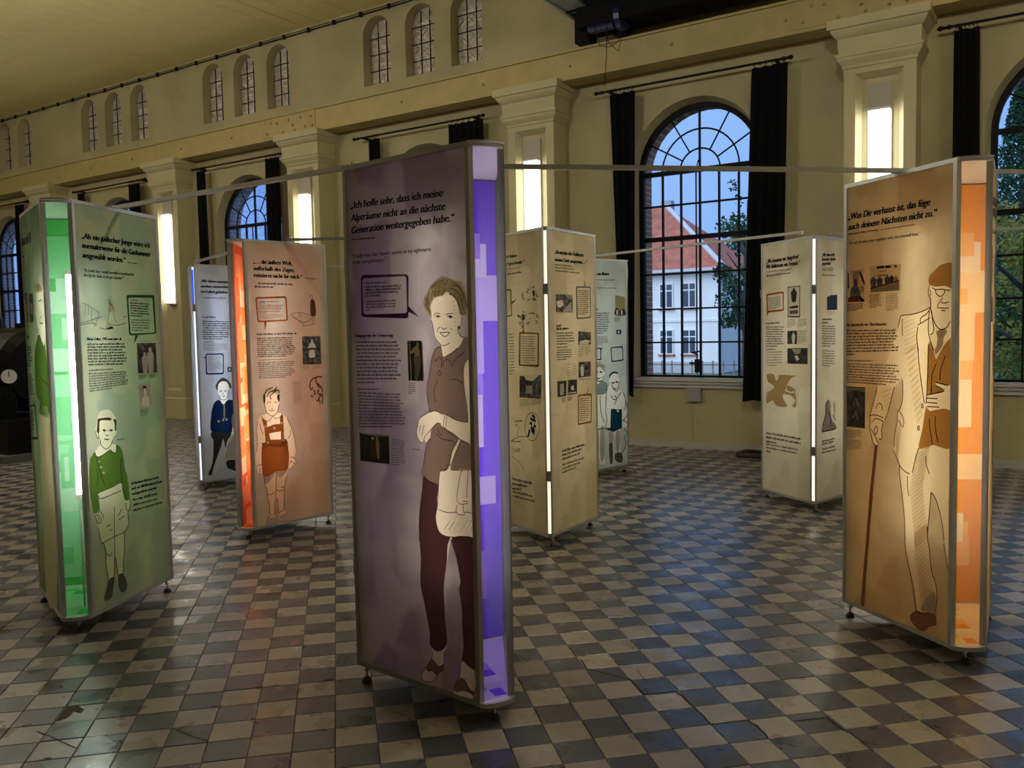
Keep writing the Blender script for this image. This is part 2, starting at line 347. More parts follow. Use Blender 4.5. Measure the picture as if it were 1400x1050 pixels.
# ---- windows
M_GL = glass('window_glass', (.97, .98, 1.), 0.)
M_GLD = glass('dusty_window_glass', (.86, .89, 1.), 0., haze=.16, wavy=1.)
YG = YW+.185
def pane_poly(pts, name):
    b = MB(); k = len(pts)
    b.v = [(x, -.002, z) for x, z in pts] + [(x, .002, z) for x, z in pts]
    b.f = [tuple(reversed(range(k))), tuple(range(k, 2*k))]; b.m = [0, 0]
    for i in range(k):
        j = (i+1) % k; b.f.append((i, j, k+j, k+i)); b.m.append(0)
    return b
HWID = .80; CW = HWID*2/6; ROWZ = [.98, 1.43, 1.89, 2.37, 2.85, 3.30, 3.74]
def fan_cell(r0, r1, a0, a1, n=5):
    o = [(r1*math.cos(a0+(a1-a0)*i/n), r1*math.sin(a0+(a1-a0)*i/n)) for i in range(n+1)]
    i_ = [(r0*math.cos(a1-(a1-a0)*i/n), r0*math.sin(a1-(a1-a0)*i/n)) for i in range(n+1)] if r0 > 0 else [(0, 0)]
    return o+i_
PM = {}
def window(idx, xc, dusty):
    gm = M_GLD if dusty else M_GL
    t = empty('window_%d' % idx, (xc, YG, 0), 'tall arched iron window with fan light', kind='structure')
    key = dusty
    if key not in PM:
        d = {}
        for r in range(6):
            h = ROWZ[r+1]-ROWZ[r]
            d['r%d' % r] = pane_poly([(-CW/2+.008, .01), (CW/2-.008, .01), (CW/2-.008, h-.01), (-CW/2+.008, h-.01)], 'pane').mesh('pane', gm)
        for k in range(6):
            a0, a1 = math.pi*k/6, math.pi*(k+1)/6
            d['o%d' % k] = pane_poly(fan_cell(.545, .805, a0+.012, a1-.012), 'p').mesh('pane', gm)
            d['m%d' % k] = pane_poly(fan_cell(.285, .535, a0+.02, a1-.02), 'p').mesh('pane', gm)
        d['i0'] = pane_poly(fan_cell(0, .275, .03, math.pi/2-.03), 'p').mesh('pane', gm); d['i1'] = pane_poly(fan_cell(0, .275, math.pi/2+.03, math.pi-.03), 'p').mesh('pane', gm)
        PM[key] = d
    d = PM[key]
    for r in range(6):
        for c in range(6): link('pane', d['r%d' % r], t, ((c-2.5)*CW, 0, ROWZ[r]))
    for k in range(6):
        for q in 'om': link('pane', d[q+str(k)], t, (0, 0, ZS))
    for q in ('i0', 'i1'): link('pane', d[q], t, (0, 0, ZS))
    b = MB(); P = arch(0, .875, ZB, ZS, 28); Q = arch(0, .805, ZB+.02, ZS, 28); n = len(P)
    for i in range(n):
        j = (i+1) % n
        for ya, yb in ((-.035, .035),):
            b.face([(P[i][0], ya, P[i][1]), (P[j][0], ya, P[j][1]), (Q[j][0], ya, Q[j][1]), (Q[i][0], ya, Q[i][1])])
            b.face([(Q[i][0], ya, Q[i][1]), (Q[j][0], ya, Q[j][1]), (Q[j][0], yb, Q[j][1]), (Q[i][0], yb, Q[i][1])])
            b.face([(P[i][0], yb, P[i][1]), (Q[i][0], yb, Q[i][1]), (Q[j][0], yb, Q[j][1]), (P[j][0], yb, P[j][1])])
    b.build('frame', M_BLACK, t)
    for c in range(1, 6):
        b = MB(); x = (c-3)*CW; w = .011; b.box((x-w, -.02, ZB), (x+w, .02, ZS if c != 3 else ZS+.81)); b.build('mullion', M_BLACK, t)
    for r in range(1, 7):
        b = MB(); w = .030 if r in (4, 6) else .011; b.box((-.81, -.025, ROWZ[r]-w), (.81, .025, ROWZ[r]+w)); b.build('glazing_bar', M_BLACK, t)
    for rad in (.28, .54):
        b = MB(); b.tube([(rad*math.cos(math.pi*i/20), 0, ZS+rad*math.sin(math.pi*i/20)) for i in range(21)], .012, 6); b.build('arc_bar', M_BLACK, t)
    for k in (1, 2, 4, 5):
        a = math.pi*k/6; b = MB(); b.tube([(.28*math.cos(a), 0, ZS+.28*math.sin(a)), (.82*math.cos(a), 0, ZS+.82*math.sin(a))], .011, 6); b.build('spoke_bar', M_BLACK, t)
    b = MB(); y = YW-YG
    b.box((-1.0, y-.07, ZB-.05), (1.0, .03, ZB)); b.box((-.98, y-.05, ZB-.09), (.98, y, ZB-.05)); b.box((-.96, y-.03, ZB-.14), (.96, y, ZB-.09))
    b.build('sill', mat('grey_sill_paint', (.50, .50, .50), .35), t)
    return t
WOBJ = [window(k+1, x, k >= 2) for k, x in enumerate(WIN)]
# opening rod with latch on the window that shows the white house
b = MB(); b.tube([(-.035, -.05, ZS+.0), (-.035, -.05, 1.0)], .011, 6)
b.tube([(-.035, -.05, ZS), (.0, -.05, ZS+.12)], .008, 6); b.tube([(-.035, -.06, 1.27), (-.09, -.09, 1.29), (.03, -.09, 1.31)], .012, 6); b.tube([(-.035, -.06, 1.14), (-.13, -.08, 1.15)], .014, 6); b.box((-.06, -.08, 1.02), (0, -.03, 1.2))
b.build('opening_rod', M_BLACK, WOBJ[1])
b = MB(); b.tube([(-.035, -.05, ZS+.0), (-.035, -.05, 1.0)], .011, 6); b.build('opening_rod', M_BLACK, WOBJ[3])

# ---- small upper windows, panes covered with crumpled silver foil
M_FOIL = mat('crumpled_foil', (.56, .53, .47), .3, .45, noise=.25, nscale=9, bump=.9, bscale=22)
M_FOILB = mat('lit_sheeting', (.55, .65, .85), .4, .1)
rf = random.Random(8)
def foil_mesh(w, h, arched, seed):
    b = MB(); n, m_ = 5, 7; r = random.Random(seed); P = {}
    for i in range(n+1):
        for j in range(m_+1):
            x = -w/2+w*i/n; z = h*j/m_
            y = r.uniform(-.012, .012) if 0 < i < n and 0 < j < m_ else 0
            P[i, j] = len(b.v); b.v.append((x + (r.uniform(-.01, .01) if 0 < i < n else 0), y, z))
    for i in range(n):
        for j in range(m_):
            b.f += [(P[i, j], P[i+1, j], P[i+1, j+1]), (P[i, j], P[i+1, j+1], P[i, j+1])] if r.random() < .5 else [(P[i, j], P[i+1, j], P[i, j+1]), (P[i+1, j], P[i+1, j+1], P[i, j+1])]
            b.m += [0, 0]
    return b.mesh('pane', M_FOIL)
FM = [foil_mesh(.175, .26, False, s) for s in range(5)]
def foil_top(seed):
    b = MB(); r = random.Random(seed); n = 12; c = (0, -.006, .06); R = .275
    ring = [(R*math.cos(math.pi*i/n), 0, R*math.sin(math.pi*i/n)) for i in range(n+1)]; mid = [(.55*p[0], r.uniform(-.015, .012), .55*p[2]+.01) for p in ring]
    for i in range(n):
        b.face([ring[i], ring[i+1], mid[i+1], mid[i]]); b.face([mid[i], mid[i+1], c])
    b.face([mid[0], c, mid[-1]])
    return b.mesh('pane', M_FOIL)
FT = [foil_top(s) for s in range(3)]
wi = len(WIN)+1
for xc, w, zb, zs, dep, sh in CL:
    t = empty('window_%d' % wi, (xc, YW+.165, zb), 'small arched upper window backed with crumpled silver sheeting', kind='structure'); wi += 1
    for r_ in range(3):
        for c in range(3):
            link('pane', rf.choice(FM), t, ((c-1)*.18, 0, .01+r_*.268))
    o = link('pane', rf.choice(FT), t, (0, 0, zs-zb))
    for c in (-.09, .09):
        b = MB(); b.box((c-.006, -.016, 0), (c+.006, -.004, zs-zb+.24)); b.build('mullion', M_BLACK, t)
    for r_ in range(1, 4):
        b = MB(); b.box((-.275, -.018, .268*r_-.006), (.275, -.006, .268*r_+.006)); b.build('glazing_bar', M_BLACK, t)
    b = MB(); b.box((-.28, -.16, -.012), (.28, 0, .0)); b.build('sill', M_BLACK if xc > -10.5 else M_WALL, t)

# ---- crane runway girder on the pilasters
g = empty('crane_girder', (-9, YW-.34, 5.10), 'long yellow painted steel girder resting on the pilaster capitals', 'girder')
b = MB(); b.box((X0+9, .0, .0), (X1+9, .30, .354)); b.build('web', M_GIRD, g)
b = MB(); b.box((X0+9, -.035, .355), (X1+9, .30, .385)); b.build('top_flange', M_GIRD, g)
b = MB(); b.box((X0+9, -.03, -.022), (X1+9, .305, -.0005)); b.build('bottom_flange', M_GIRD, g)
bb = MB(); bb.sphere((0, 0, 0), .022, 8); bm_ = bb.mesh('bolt', mat('dull_bolt_paint', (.36, .27, .11), .5), True)
for x in [-17.7, -16.2, -14.6, -13.1, -9.0, -7.42, -5.95, -4.45, -3.0]: link('bolt', bm_, g, (x+9, -.004, .17))
for xp in (-11.27, -1.943):
    b = MB(); b.box((xp-1.0+9, -.012, .03), (xp+.35+9, 0, .355)); b.build('splice_plate', M_GIRD, g)
    for dx, dz in ((-.85, .1), (-.6, .25), (-.45, .08), (-.3, .27), (-.15, .08), (.0, .27), (.1, .1), (.25, .25), (-.2, .17), (.28, .1), (-.75, .27)): link('bolt', bm_, g, (xp+dx+9, -.014, dz))
# cable line under the ceiling
c = empty('cable_line', (-14, YW-.035, 6.93), 'thin black double cable on clips running below the ceiling', 'cable')
b = MB(); b.tube([(-12, 0, .0), (20, 0, .0)], .010, 6); b.build('wire', M_BLACK, c)
b = MB(); b.tube([(-12, 0, .04), (20, 0, .035)], .005, 6); b.build('wire', M_BLACK, c)
b = MB(); b.box((-.025, -.02, -.025), (.025, .015, .05)); cm = b.mesh('clip', M_BLACK)
for k in range(48): link('clip', cm, c, (-11.6+k*.62, 0, 0))
# wall box below the sill
t = empty('wall_box', (-4.30, YW, .64), 'small grey box fixed on the wall under the window sill', 'box')
b = MB(); b.box((-.10, -.045, 0), (.10, 0, .185)); b.build('cover', mat('grey_box_paint', (.30, .32, .32), .5), t)
b = MB(); b.box((-.003-.03, -.006, -.55), (.003-.03, 0, 0)); b.build('conduit', mat('conduit_cream', (.36, .31, .18), .7), t)

# ---- curtains and rods
def curtain(xa, xb, xa2, xb2, z0, z1, label, seed):
    r = random.Random(seed); t = empty('curtain', ((xa+xb)/2, YW-.17, z0), label, 'curtain', 'black curtains at the arched windows')
    cx = (xa+xb)/2; n = max(24, int((xb-xa)*90)); nz = 10; b = MB(); ph = r.uniform(0, 6)
    def pt(u, v, off):
        a = xa+(xb-xa)*u; c_ = xa2+(xb2-xa2)*u; x = c_+(a-c_)*v
        amp = .028*(.5+.5*(1-v)+.3)
        return (x-cx, amp*math.sin(u*(xb-xa)*52+ph+.8*math.sin(v*2.5)) + off, (z1-z0)*v - .012*math.sin(u*9+ph)*(1-v))
    for off in (0, .008):
        k = len(b.v); b.v += [pt(i/n, j/nz, off) for j in range(nz+1) for i in range(n+1)]
        for j in range(nz):
            for i in range(n):
                q = (k+j*(n+1)+i, k+j*(n+1)+i+1, k+(j+1)*(n+1)+i+1, k+(j+1)*(n+1)+i); b.f.append(q if off == 0 else q[::-1]); b.m.append(0)
    b.build('cloth', M_CURT, t, smooth=True)
def rod(xa, xb, label, spans):
    t = empty('curtain_rod', ((xa+xb)/2, YW-.17, 4.88), label, 'curtain rod', 'curtain rods above the arched windows'); h = (xb-xa)/2
    b = MB(); b.tube([(-h, 0, 0), (h, 0, 0)], .016, 8); b.build('pole', M_BLACK, t)
    for pa, pb in spans:
        for q in range(6):
            x = pa+(pb-pa)*(q+.5)/6-(xa+xb)/2; bb = MB(); bb.tube([(x, .026*math.cos(w), -.008+.026*math.sin(w)) for w in [i*math.pi/5 for i in range(11)]], .004, 5); bb.build('ring', M_BLACK, t)
    for s in (-1, 1):
        b = MB(); b.tube([(s*(h-.09), 0, 0), (s*(h-.06), 0, 0), (s*(h-.03), 0, 0), (s*h, 0, 0), (s*(h+.03), 0, 0), (s*(h+.06), 0, 0)], [.017, .027, .017, .020, .032, .008], 8); b.build('finial', M_BLACK, t)
        b = MB(); b.box((s*(h-.16)-.015, -.015, -.015), (s*(h-.16)+.015, .17, .015)); b.build('bracket', M_BLACK, t)
WL = ['the window with conifers', 'the window that shows the white house', 'the window behind the violet column', 'the window above the red corner column', 'the window right behind the green column', 'the window beside the black engine']
OFF = [None, (-5.43, -5.06, -5.30, -5.12, -3.47, -3.02, -3.60, -3.10), (-9.90, -9.66, -9.9, -9.66, -8.20, -7.56, -8.2, -7.56), None, None, None]
for k, x in enumerate(WIN):
    o = OFF[k] or (x-1.22, x-.97, x-1.22, x-.93, x+.72, x+1.12, x+.70, x+1.12)
    curtain(o[0], o[1], o[2], o[3], .70, 4.83, 'black curtain on the engine-side edge of ' + WL[k], k*2)
    curtain(o[4], o[5], o[6], o[7], .68, 4.83, 'black curtain on the conifer-side edge of ' + WL[k], k*2+1)
    rod(x-1.33, x+1.27, 'black curtain rod above ' + WL[k], [(o[0], o[1]), (o[4], o[5])])

# ---- globe lamps added out of view above the hall to brighten it
M_FILL = emis('opal_globe', (1., .94, .79), 100.)
for k, (x, y) in enumerate(((-17.5, -2.), (-18.5, 4.6), (-12.6, 5.2), (-7, 5.2), (-1, 5.2), (4, 5.2))):
    t = empty('pendant_lamp', (x, y, 5.6), 'opal globe pendant lamp on a rod from the boarded ceiling', 'lamp', 'pendant lamps of the hall')
    b = MB(); b.sphere((0, 0, 0), .2, 14); b.build('globe', M_FILL, t, smooth=True)
    b = MB(); b.tube([(0, 0, .19), (0, 0, ZC-5.6)], .015, 6); b.build('stem', M_BLACK, t)
    b = MB(); b.tube([(0, 0, .17), (0, 0, .28)], [.09, .05], 10); b.build('cap', M_BLACK, t)
# ------------------------------------------------------------------ illuminated display columns
ZT, ZL, LEG, MW, TURN = 2.40, .075, .775, .16, math.radians(65.8)
def catmull(P, closed=False, n=4):
    if len(P) < 3: return P
    out = []; m_ = len(P)
    for i in range(m_ if closed else m_-1):
        p0 = P[(i-1) % m_] if closed or i > 0 else P[i]; p1 = P[i]; p2 = P[(i+1) % m_]; p3 = P[(i+2) % m_] if closed or i+2 < m_ else p2
        for k in range(n):
            t = k/n; t2, t3 = t*t, t*t*t
            out.append(tuple(.5*((2*p1[a]) + (-p0[a]+p2[a])*t + (2*p0[a]-5*p1[a]+4*p2[a]-p3[a])*t2 + (-p0[a]+3*p1[a]-3*p2[a]+p3[a])*t3) for a in (0, 1)))
    if not closed: out.append(P[-1])
    return out
def ccw(q):
    return q if sum(a[0]*b_[1]-b_[0]*a[1] for a, b_ in zip(q, q[1:]+q[:1])) > 0 else q[::-1]
def ZM(x0, y0, s): return lambda L: [(x0+a/s, y0+b/s) for a, b in L]
K_TEXT = mat('print_black', (.012, .012, .014), .8, spec=.1)
K_GREY = cloth('print_grey', (.085, .08, .072), .3)
K_EN = mat('print_dark_grey_ink', (.05, .045, .04), .8, spec=.1)
K_SOFT = cloth('print_soft_grey', (.26, .245, .21), .4)
FONT_H = [None]
def text_mesh(s, shear):
    cu = bpy.data.curves.new('lettering', 'FONT'); cu.body = s; cu.size = 1.; cu.shear = shear; cu.resolution_u = 3; cu.fill_mode = 'FRONT'
    o = bpy.data.objects.new('lettering', cu); COL.objects.link(o)
    dg = bpy.context.evaluated_depsgraph_get(); me = bpy.data.meshes.new_from_object(o.evaluated_get(dg))
    V = [(v.co.x, v.co.y) for v in me.vertices]; F = [tuple(p.vertices) for p in me.polygons]
    bpy.data.objects.remove(o); bpy.data.curves.remove(cu); bpy.data.meshes.remove(me)
    return V, F
def cap_h():
    if FONT_H[0] is None:
        V, F = text_mesh('H', 0); FONT_H[0] = max(v[1] for v in V)
    return FONT_H[0]
class Panel:
    def __init__(s, col, O, ang, w, fabric, parent, base, sil=None, figmat=None, frame=None):
        s.O = Vector((O[0], O[1], 0)); s.d = Vector((math.cos(ang), math.sin(ang), 0)); s.n = Vector((s.d.y, -s.d.x, 0)); s.w = w; s.ang = ang
        loc = (O[0]-base[0], O[1]-base[1], 0)
        b = MB(); fw, dp = .021, .028
        b.box((0, 0, ZL), (fw, dp, ZT)); b.box((w-fw, 0, ZL), (w, dp, ZT)); b.box((fw, 0, ZT-fw), (w-fw, dp, ZT)); b.box((fw, 0, ZL), (w-fw, dp, ZL+fw))
        link('panel_frame', b.mesh('panel_frame', frame or M_ALU), parent, loc, ang)
        e = .016; rect = [(e, ZL+e), (w-e, ZL+e), (w-e, ZT-e), (e, ZT-e)]
        s.clampu = (e+.001, w-e-.001)
        fb_ = MB(); gb = MB()
        if sil:
            vs = [Vector(p) for p in rect]; fs = [[0, 1, 2, 3]]
            for poly in sil:
                q = [s.uv(*p) for p in catmull(poly, True, 3)]
                q = [(min(max(a, e+.0005), w-e-.0005), min(max(c, ZL+e+.0005), ZT-e-.0005)) for a, c in q]
                q = ccw(q); k = len(vs); vs += [Vector(p) for p in q]; fs.append(list(range(k, k+len(q))))
            ov, oe, of, _, _, og = delaunay_2d_cdt(vs, [], fs, 0, 1e-5)
            for f, g_ in zip(of, og):
                tgt = gb if any(i > 0 for i in g_) else fb_
                tgt.face([(ov[i].x, .003, ov[i].y) for i in f])
        else: fb_.face([(a, .003, c) for a, c in rect])
        s.o = link('printed_panel', fb_.mesh('printed_panel', fabric), parent, loc, ang)
        if sil: link('printed_figure', gb.mesh('printed_figure', figmat), s.o)
    def uv(s, x, y):
        p = on_plane(x, y, s.O, s.n)-s.O; return (p.dot(s.d), p.z)
    def el(s, name): return Elem(s, name)
class Elem:
    def __init__(s, pan, name): s.p, s.name, s.b, s.mats = pan, name, MB(), []
    def mi(s, m_):
        if m_ not in s.mats: s.mats.append(m_)
        return s.mats.index(m_)
    def cl(s, q):
        a, c = s.p.clampu; return [(min(max(u, a), c), v) for u, v in q]
    def y(s, layer): return .0022-.0006*layer
    def fill(s, px, m_, layer=1, smooth=True):
        q = s.cl([s.p.uv(*p) for p in (catmull(px, True, 3) if smooth else px)])
        q = ccw(q); ov, oe, of, _, _, og = delaunay_2d_cdt([Vector(p) for p in q], [], [list(range(len(q)))], 1, 1e-6)
        i = s.mi(m_)
        for f in of: s.b.face([(ov[k].x, s.y(layer), ov[k].y) for k in f], i)
        return s
    def line(s, px, w, m_, layer=3, smooth=True):
        q = s.cl([s.p.uv(*p) for p in (catmull(px, False, 3) if smooth else px)]); i = s.mi(m_); y = s.y(layer); L_, R_ = [], []
        for k in range(len(q)):
            a, c = q[max(k-1, 0)], q[min(k+1, len(q)-1)]; dx, dz = c[0]-a[0], c[1]-a[1]; l = math.hypot(dx, dz) or 1; nx, nz = -dz/l*w/2, dx/l*w/2
            L_.append((q[k][0]+nx, y, q[k][1]+nz)); R_.append((q[k][0]-nx, y, q[k][1]-nz))
        for k in range(len(q)-1): s.b.face([L_[k], R_[k], R_[k+1], L_[k+1]], i)
        return s
    def text(s, body, p0, p1, top, m_=None, shear=.18, bold=.0, layer=2):
        """lettering from baseline pixel p0 to p1; `top` = pixel height of a capital"""
        V, F = text_mesh(body, shear); a = s.p.uv(*p0); c = s.p.uv(*p1); h = s.p.uv(p0[0], p0[1]-top)[1]-a[1]
        x0, x1 = min(v[0] for v in V), max(v[0] for v in V); ch = cap_h(); i = s.mi(m_ or K_TEXT)
        for ox in ((-bold*1.5, 0, bold*1.5) if bold else (0,)):
            k = len(s.b.v)
            for vx, vy in V:
                t = (vx-x0)/(x1-x0); s.b.v.append((a[0]+(c[0]-a[0])*t+ox, s.y(layer), a[1]+(c[1]-a[1])*t+vy/ch*h))
            s.b.f += [tuple(k+q for q in f) for f in F]; s.b.m += [i]*len(F); layer += .12
        return s
    def words(s, tl, tr, bl, n, m_, th0=.006, seed=1, br=None, last=.6, rag=.14):
        """n lines of small print: tl..tr first baseline, bl..br last baseline (pixels)"""
        r = random.Random(seed); i = s.mi(m_); br = br or (bl[0]+tr[0]-tl[0], bl[1]+tr[1]-tl[1])
        for k in range(n):
            t = k/max(1, n-1); A = s.p.uv(tl[0]+(bl[0]-tl[0])*t, tl[1]+(bl[1]-tl[1])*t); B = s.p.uv(tr[0]+(br[0]-tr[0])*t, tr[1]+(br[1]-tr[1])*t)
            e = last if (k == n-1 and n > 1) else 1-r.random()*rag; wd = max(abs(B[0]-A[0]), 1e-4); y = s.y(2)
            X = 0.; th = th0*.82; end = e*wd; cw = th*.70
            while X < end-cw:
                for _ in range(r.randint(2, 9)):
                    if X > end-cw: break
                    hh = th*(1.5 if r.random() < .28 else 1.); lo = -.35*th if r.random() < .1 else 0.
                    t0, t1 = X/wd, (X+cw*r.uniform(.72, .92))/wd
                    x0, x1 = [min(max(A[0]+(B[0]-A[0])*q, s.p.clampu[0]), s.p.clampu[1]) for q in (t0, t1)]; z0, z1 = A[1]+(B[1]-A[1])*t0, A[1]+(B[1]-A[1])*t1
                    if x1-x0 > .0005: s.b.face([(x0, y, z0+lo), (x1, y, z1+lo), (x1, y, z1+hh), (x0, y, z0+hh)], i)
                    X += cw
                X += cw*.75
        return s
    def build(s): return link(s.name, s.b.mesh(s.name, s.mats), s.p.o)
def rrect(c, r, n=4):
    """rounded quad from pixel corners TL,TR,BR,BL"""
    out = []
    for i in range(4):
        p, a, b_ = c[i], c[i-1], c[(i+1) % 4]
        def tow(q, l):
            dx, dy = q[0]-p[0], q[1]-p[1]; d = math.hypot(dx, dy); return (p[0]+dx/d*l, p[1]+dy/d*l)
        A, B = tow(a, r), tow(b_, r)
        for k in range(n+1):
            t = k/n; out.append(((1-t)**2*A[0]+2*t*(1-t)*p[0]+t*t*B[0], (1-t)**2*A[1]+2*t*(1-t)*p[1]+t*t*B[1]))
    return out
def bubble(pan, outer, inner, tail, m_, r=3.):
    e = pan.el('speech_bubble'); O_, I_ = rrect(outer, r), rrect(inner, r*.8); i = e.mi(m_); n = len(O_); y = e.y(2)
    q = [e.cl([pan.uv(*p)])[0] for p in O_]; w = [e.cl([pan.uv(*p)])[0] for p in I_]
    for k in range(n):
        j = (k+1) % n; e.b.face([(q[k][0], y, q[k][1]), (q[j][0], y, q[j][1]), (w[j][0], y, w[j][1]), (w[k][0], y, w[k][1])], i)
    if tail: e.fill(tail, m_, 2.4, smooth=False)
    return e
def photo_mat(name, c0, c1, sc_):
    if name in MATS: return MATS[name]
    M = bpy.data.materials.new(name); M.use_nodes = True; MATS[name] = M; N, L = M.node_tree.nodes, M.node_tree.links
    t = N.new('ShaderNodeTexCoord'); n = N.new('ShaderNodeTexNoise'); n.inputs['Scale'].default_value = sc_; n.inputs['Detail'].default_value = 5; r = N.new('ShaderNodeValToRGB')
    r.color_ramp.elements[0].position = .38; r.color_ramp.elements[1].position = .66; r.color_ramp.elements[0].color = (*c0, 1); r.color_ramp.elements[1].color = (*c1, 1)
    L.new(t.outputs['Object'], n.inputs['Vector']); L.new(n.outputs['Fac'], r.inputs[0]); L.new(r.outputs[0], N['Principled BSDF'].inputs['Base Color']); N['Principled BSDF'].inputs['Roughness'].default_value = .7
    return M
PH_D = photo_mat('photo_dark', (.01, .01, .011), (.09, .085, .08), 18); PH_G = photo_mat('photo_grey', (.02, .02, .02), (.22, .21, .19), 26); PH_N = photo_mat('photo_night', (.012, .02, .012), (.03, .035, .02), 14)
PH_L = cloth('photo_light', (.92, .88, .80), .05); PH_M = cloth('photo_mid', (.52, .49, .44), .05)
def photo(pan, quad, m_, shapes=()):
    """quad TL,TR,BR,BL pixels; shapes = (material, [(u,v)...]) in the photo's own 0..1 frame, v down"""
    e = pan.el('printed_photo'); e.fill(quad, m_, 1, smooth=False); tl, tr, br, bl = quad
    def bil(u, v):
        a = [tl[k]+(tr[k]-tl[k])*u for k in (0, 1)]; c = [bl[k]+(br[k]-bl[k])*u for k in (0, 1)]; return (a[0]+(c[0]-a[0])*v, a[1]+(c[1]-a[1])*v)
    for k, (mm, poly) in enumerate(shapes): e.fill([bil(*p) for p in poly], mm, 1.5+.3*k, smooth=len(poly) > 6)
    return e.build()
def person(u, top, bot, w, hd=.16):
    h = bot-top; return [(u-w*.2, top), (u+w*.2, top), (u+w*.25, top+h*hd), (u+w*.5, top+h*.24), (u+w*.45, top+h*.6), (u+w*.3, bot), (u-w*.3, bot), (u-w*.45, top+h*.6), (u-w*.5, top+h*.24), (u-w*.25, top+h*hd)]

M_ACR = glass('clear_acrylic', (.97, .98, .98), .06, haze=.05, rough=.05)
def column(name, label, Mx, My, sdeg, fabric, tube_col, tube_str, liner=None, liner_sq=None, sils={}, figmat=None, frame=None, tube=(.03, .17), left_liner=False, edge_tube=0., tz=(.55, 2.1)):
    s = math.radians(sdeg); base = (Mx, My); ex, ey = math.cos(s), math.sin(s); nx, ny = ey, -ex
    t = empty('display_column', (Mx, My, 0), label, 'display column', 'illuminated display columns')
    loc = lambda a, dp: (a*ex-dp*nx, a*ey-dp*ny)           # local: along the mouth, depth inwards
    dep = LEG*math.sin(TURN); bw_ = MW+2*LEG*math.cos(TURN); pw = bw_-.048; bo = .020
    FL, FR = (Mx-ex*MW/2, My-ey*MW/2), (Mx+ex*MW/2, My+ey*MW/2)
    aL, aR, aB = s-TURN, s+TURN, s+math.pi
    OL = (FL[0]-LEG*math.cos(aL), FL[1]-LEG*math.sin(aL)); cB = loc(0, dep+bo)
    OB = (Mx+cB[0]-math.cos(aB)*pw/2, My+cB[1]-math.sin(aB)*pw/2)
    P = {}
    for k, O, a, w in (('L', OL, aL, LEG), ('R', FR, aR, LEG), ('B', OB, aB, pw)):
        P[k] = Panel(None, O, a, w, fabric, t, base, sils.get(k), figmat, frame)
    # plates
    poly = [loc(-MW/2+.012, .012), loc(-bw_/2+.03, dep-.02), loc(bw_/2-.03, dep-.02), loc(MW/2-.012, .012)]
    arc = [loc(MW/2*math.cos(math.pi*i/10)*1., -.026*math.sin(math.pi*i/10)) for i in range(11)]
    poly2 = arc + [loc(-MW/2, 0), loc(-bw_/2+.03, dep-.03), loc(bw_/2-.03, dep-.03), loc(MW/2, 0)]
    poly2 = [loc(-bw_/2+.034, dep-.032), loc(bw_/2-.034, dep-.032)] + [loc(MW/2*math.cos(math.pi*i/10)*.99, -.024*math.sin(math.pi*i/10)+.004) for i in range(11)]
    b = MB(); b.prism(poly2, ZT-.022, ZT-.010); b.build('top_plate', M_WHITE, t)
    b = MB(); b.prism(poly2, ZL+.004, ZL+.016); b.build('bottom_plate', mat('glossy_white_board', (.78, .78, .78), .12), t)
    # curved acrylic corner with rims
    b = MB(); A = [loc(MW/2*math.cos(math.pi*i/12), -.028*math.sin(math.pi*i/12)) for i in range(13)]
    for i in range(12): b.face([(*A[i], ZL+.02), (*A[i+1], ZL+.02), (*A[i+1], ZT-.01), (*A[i], ZT-.01)])
    b.build('acrylic_corner', M_ACR, t, smooth=True)
    b = MB(); rim = [loc(MW/2*1.02*math.cos(math.pi*i/12), -.034*math.sin(math.pi*i/12)-.001) for i in range(13)]; rin = [loc(MW/2*.93*math.cos(math.pi*i/12), -.022*math.sin(math.pi*i/12)+.006) for i in range(13)]
    for z0, z1 in ((ZL, ZL+.02), (ZT-.008, ZT)):
        for i in range(12):
            o0, o1, i0, i1 = rim[i], rim[i+1], rin[i], rin[i+1]
            b.face([(*o0, z0), (*o1, z0), (*o1, z1), (*o0, z1)]); b.face([(*i0, z0), (*o0, z0), (*o0, z1), (*i0, z1)]) if i == 0 else None
            b.face([(*o0, z1), (*o1, z1), (*i1, z1), (*i0, z1)]); b.face([(*i0, z0), (*i1, z0), (*o1, z0), (*o0, z0)]); b.face([(*i1, z0), (*i0, z0), (*i0, z1), (*i1, z1)])
    b.build('corner_rim', M_ALU, t)
    # fluorescent tube
    tx, ty = loc(*tube); b = MB(); b.tube([(tx, ty, tz[0]), (tx, ty, tz[1])], .0135, 10); b.build('light_tube', emis('tube_'+name, tube_col, tube_str), t)
    b = MB(); b.tube([(tx, ty, tz[0]-.025), (tx, ty, tz[0])], .016, 10); b.build('tube_holder', M_WHITE, t); b = MB(); b.tube([(tx, ty, tz[1]), (tx, ty, tz[1]+.025)], .016, 10); b.build('tube_holder', M_WHITE, t); b = MB(); b.tube([(tx, ty, ZL+.016), (tx, ty, tz[0]-.025)], .006, 6); b.build('tube_stand', M_WHITE, t)
    if edge_tube:
        A_, B_ = loc(-bw_/2+.003, dep+.001), loc(-(pw/2)-.002, dep+bo-.003); b = MB()
        for z0, z1 in ((ZL+.03, .50), (.58, 1.90), (1.98, ZT-.03)): b.face([(*A_, z0), (*B_, z0), (*B_, z1), (*A_, z1)])  # glowing strips put over the gap, imitating tube light from inside
        o = tag(b.build('edge_light', emis('edge_'+name, tube_col, edge_tube), t), kind='stuff')
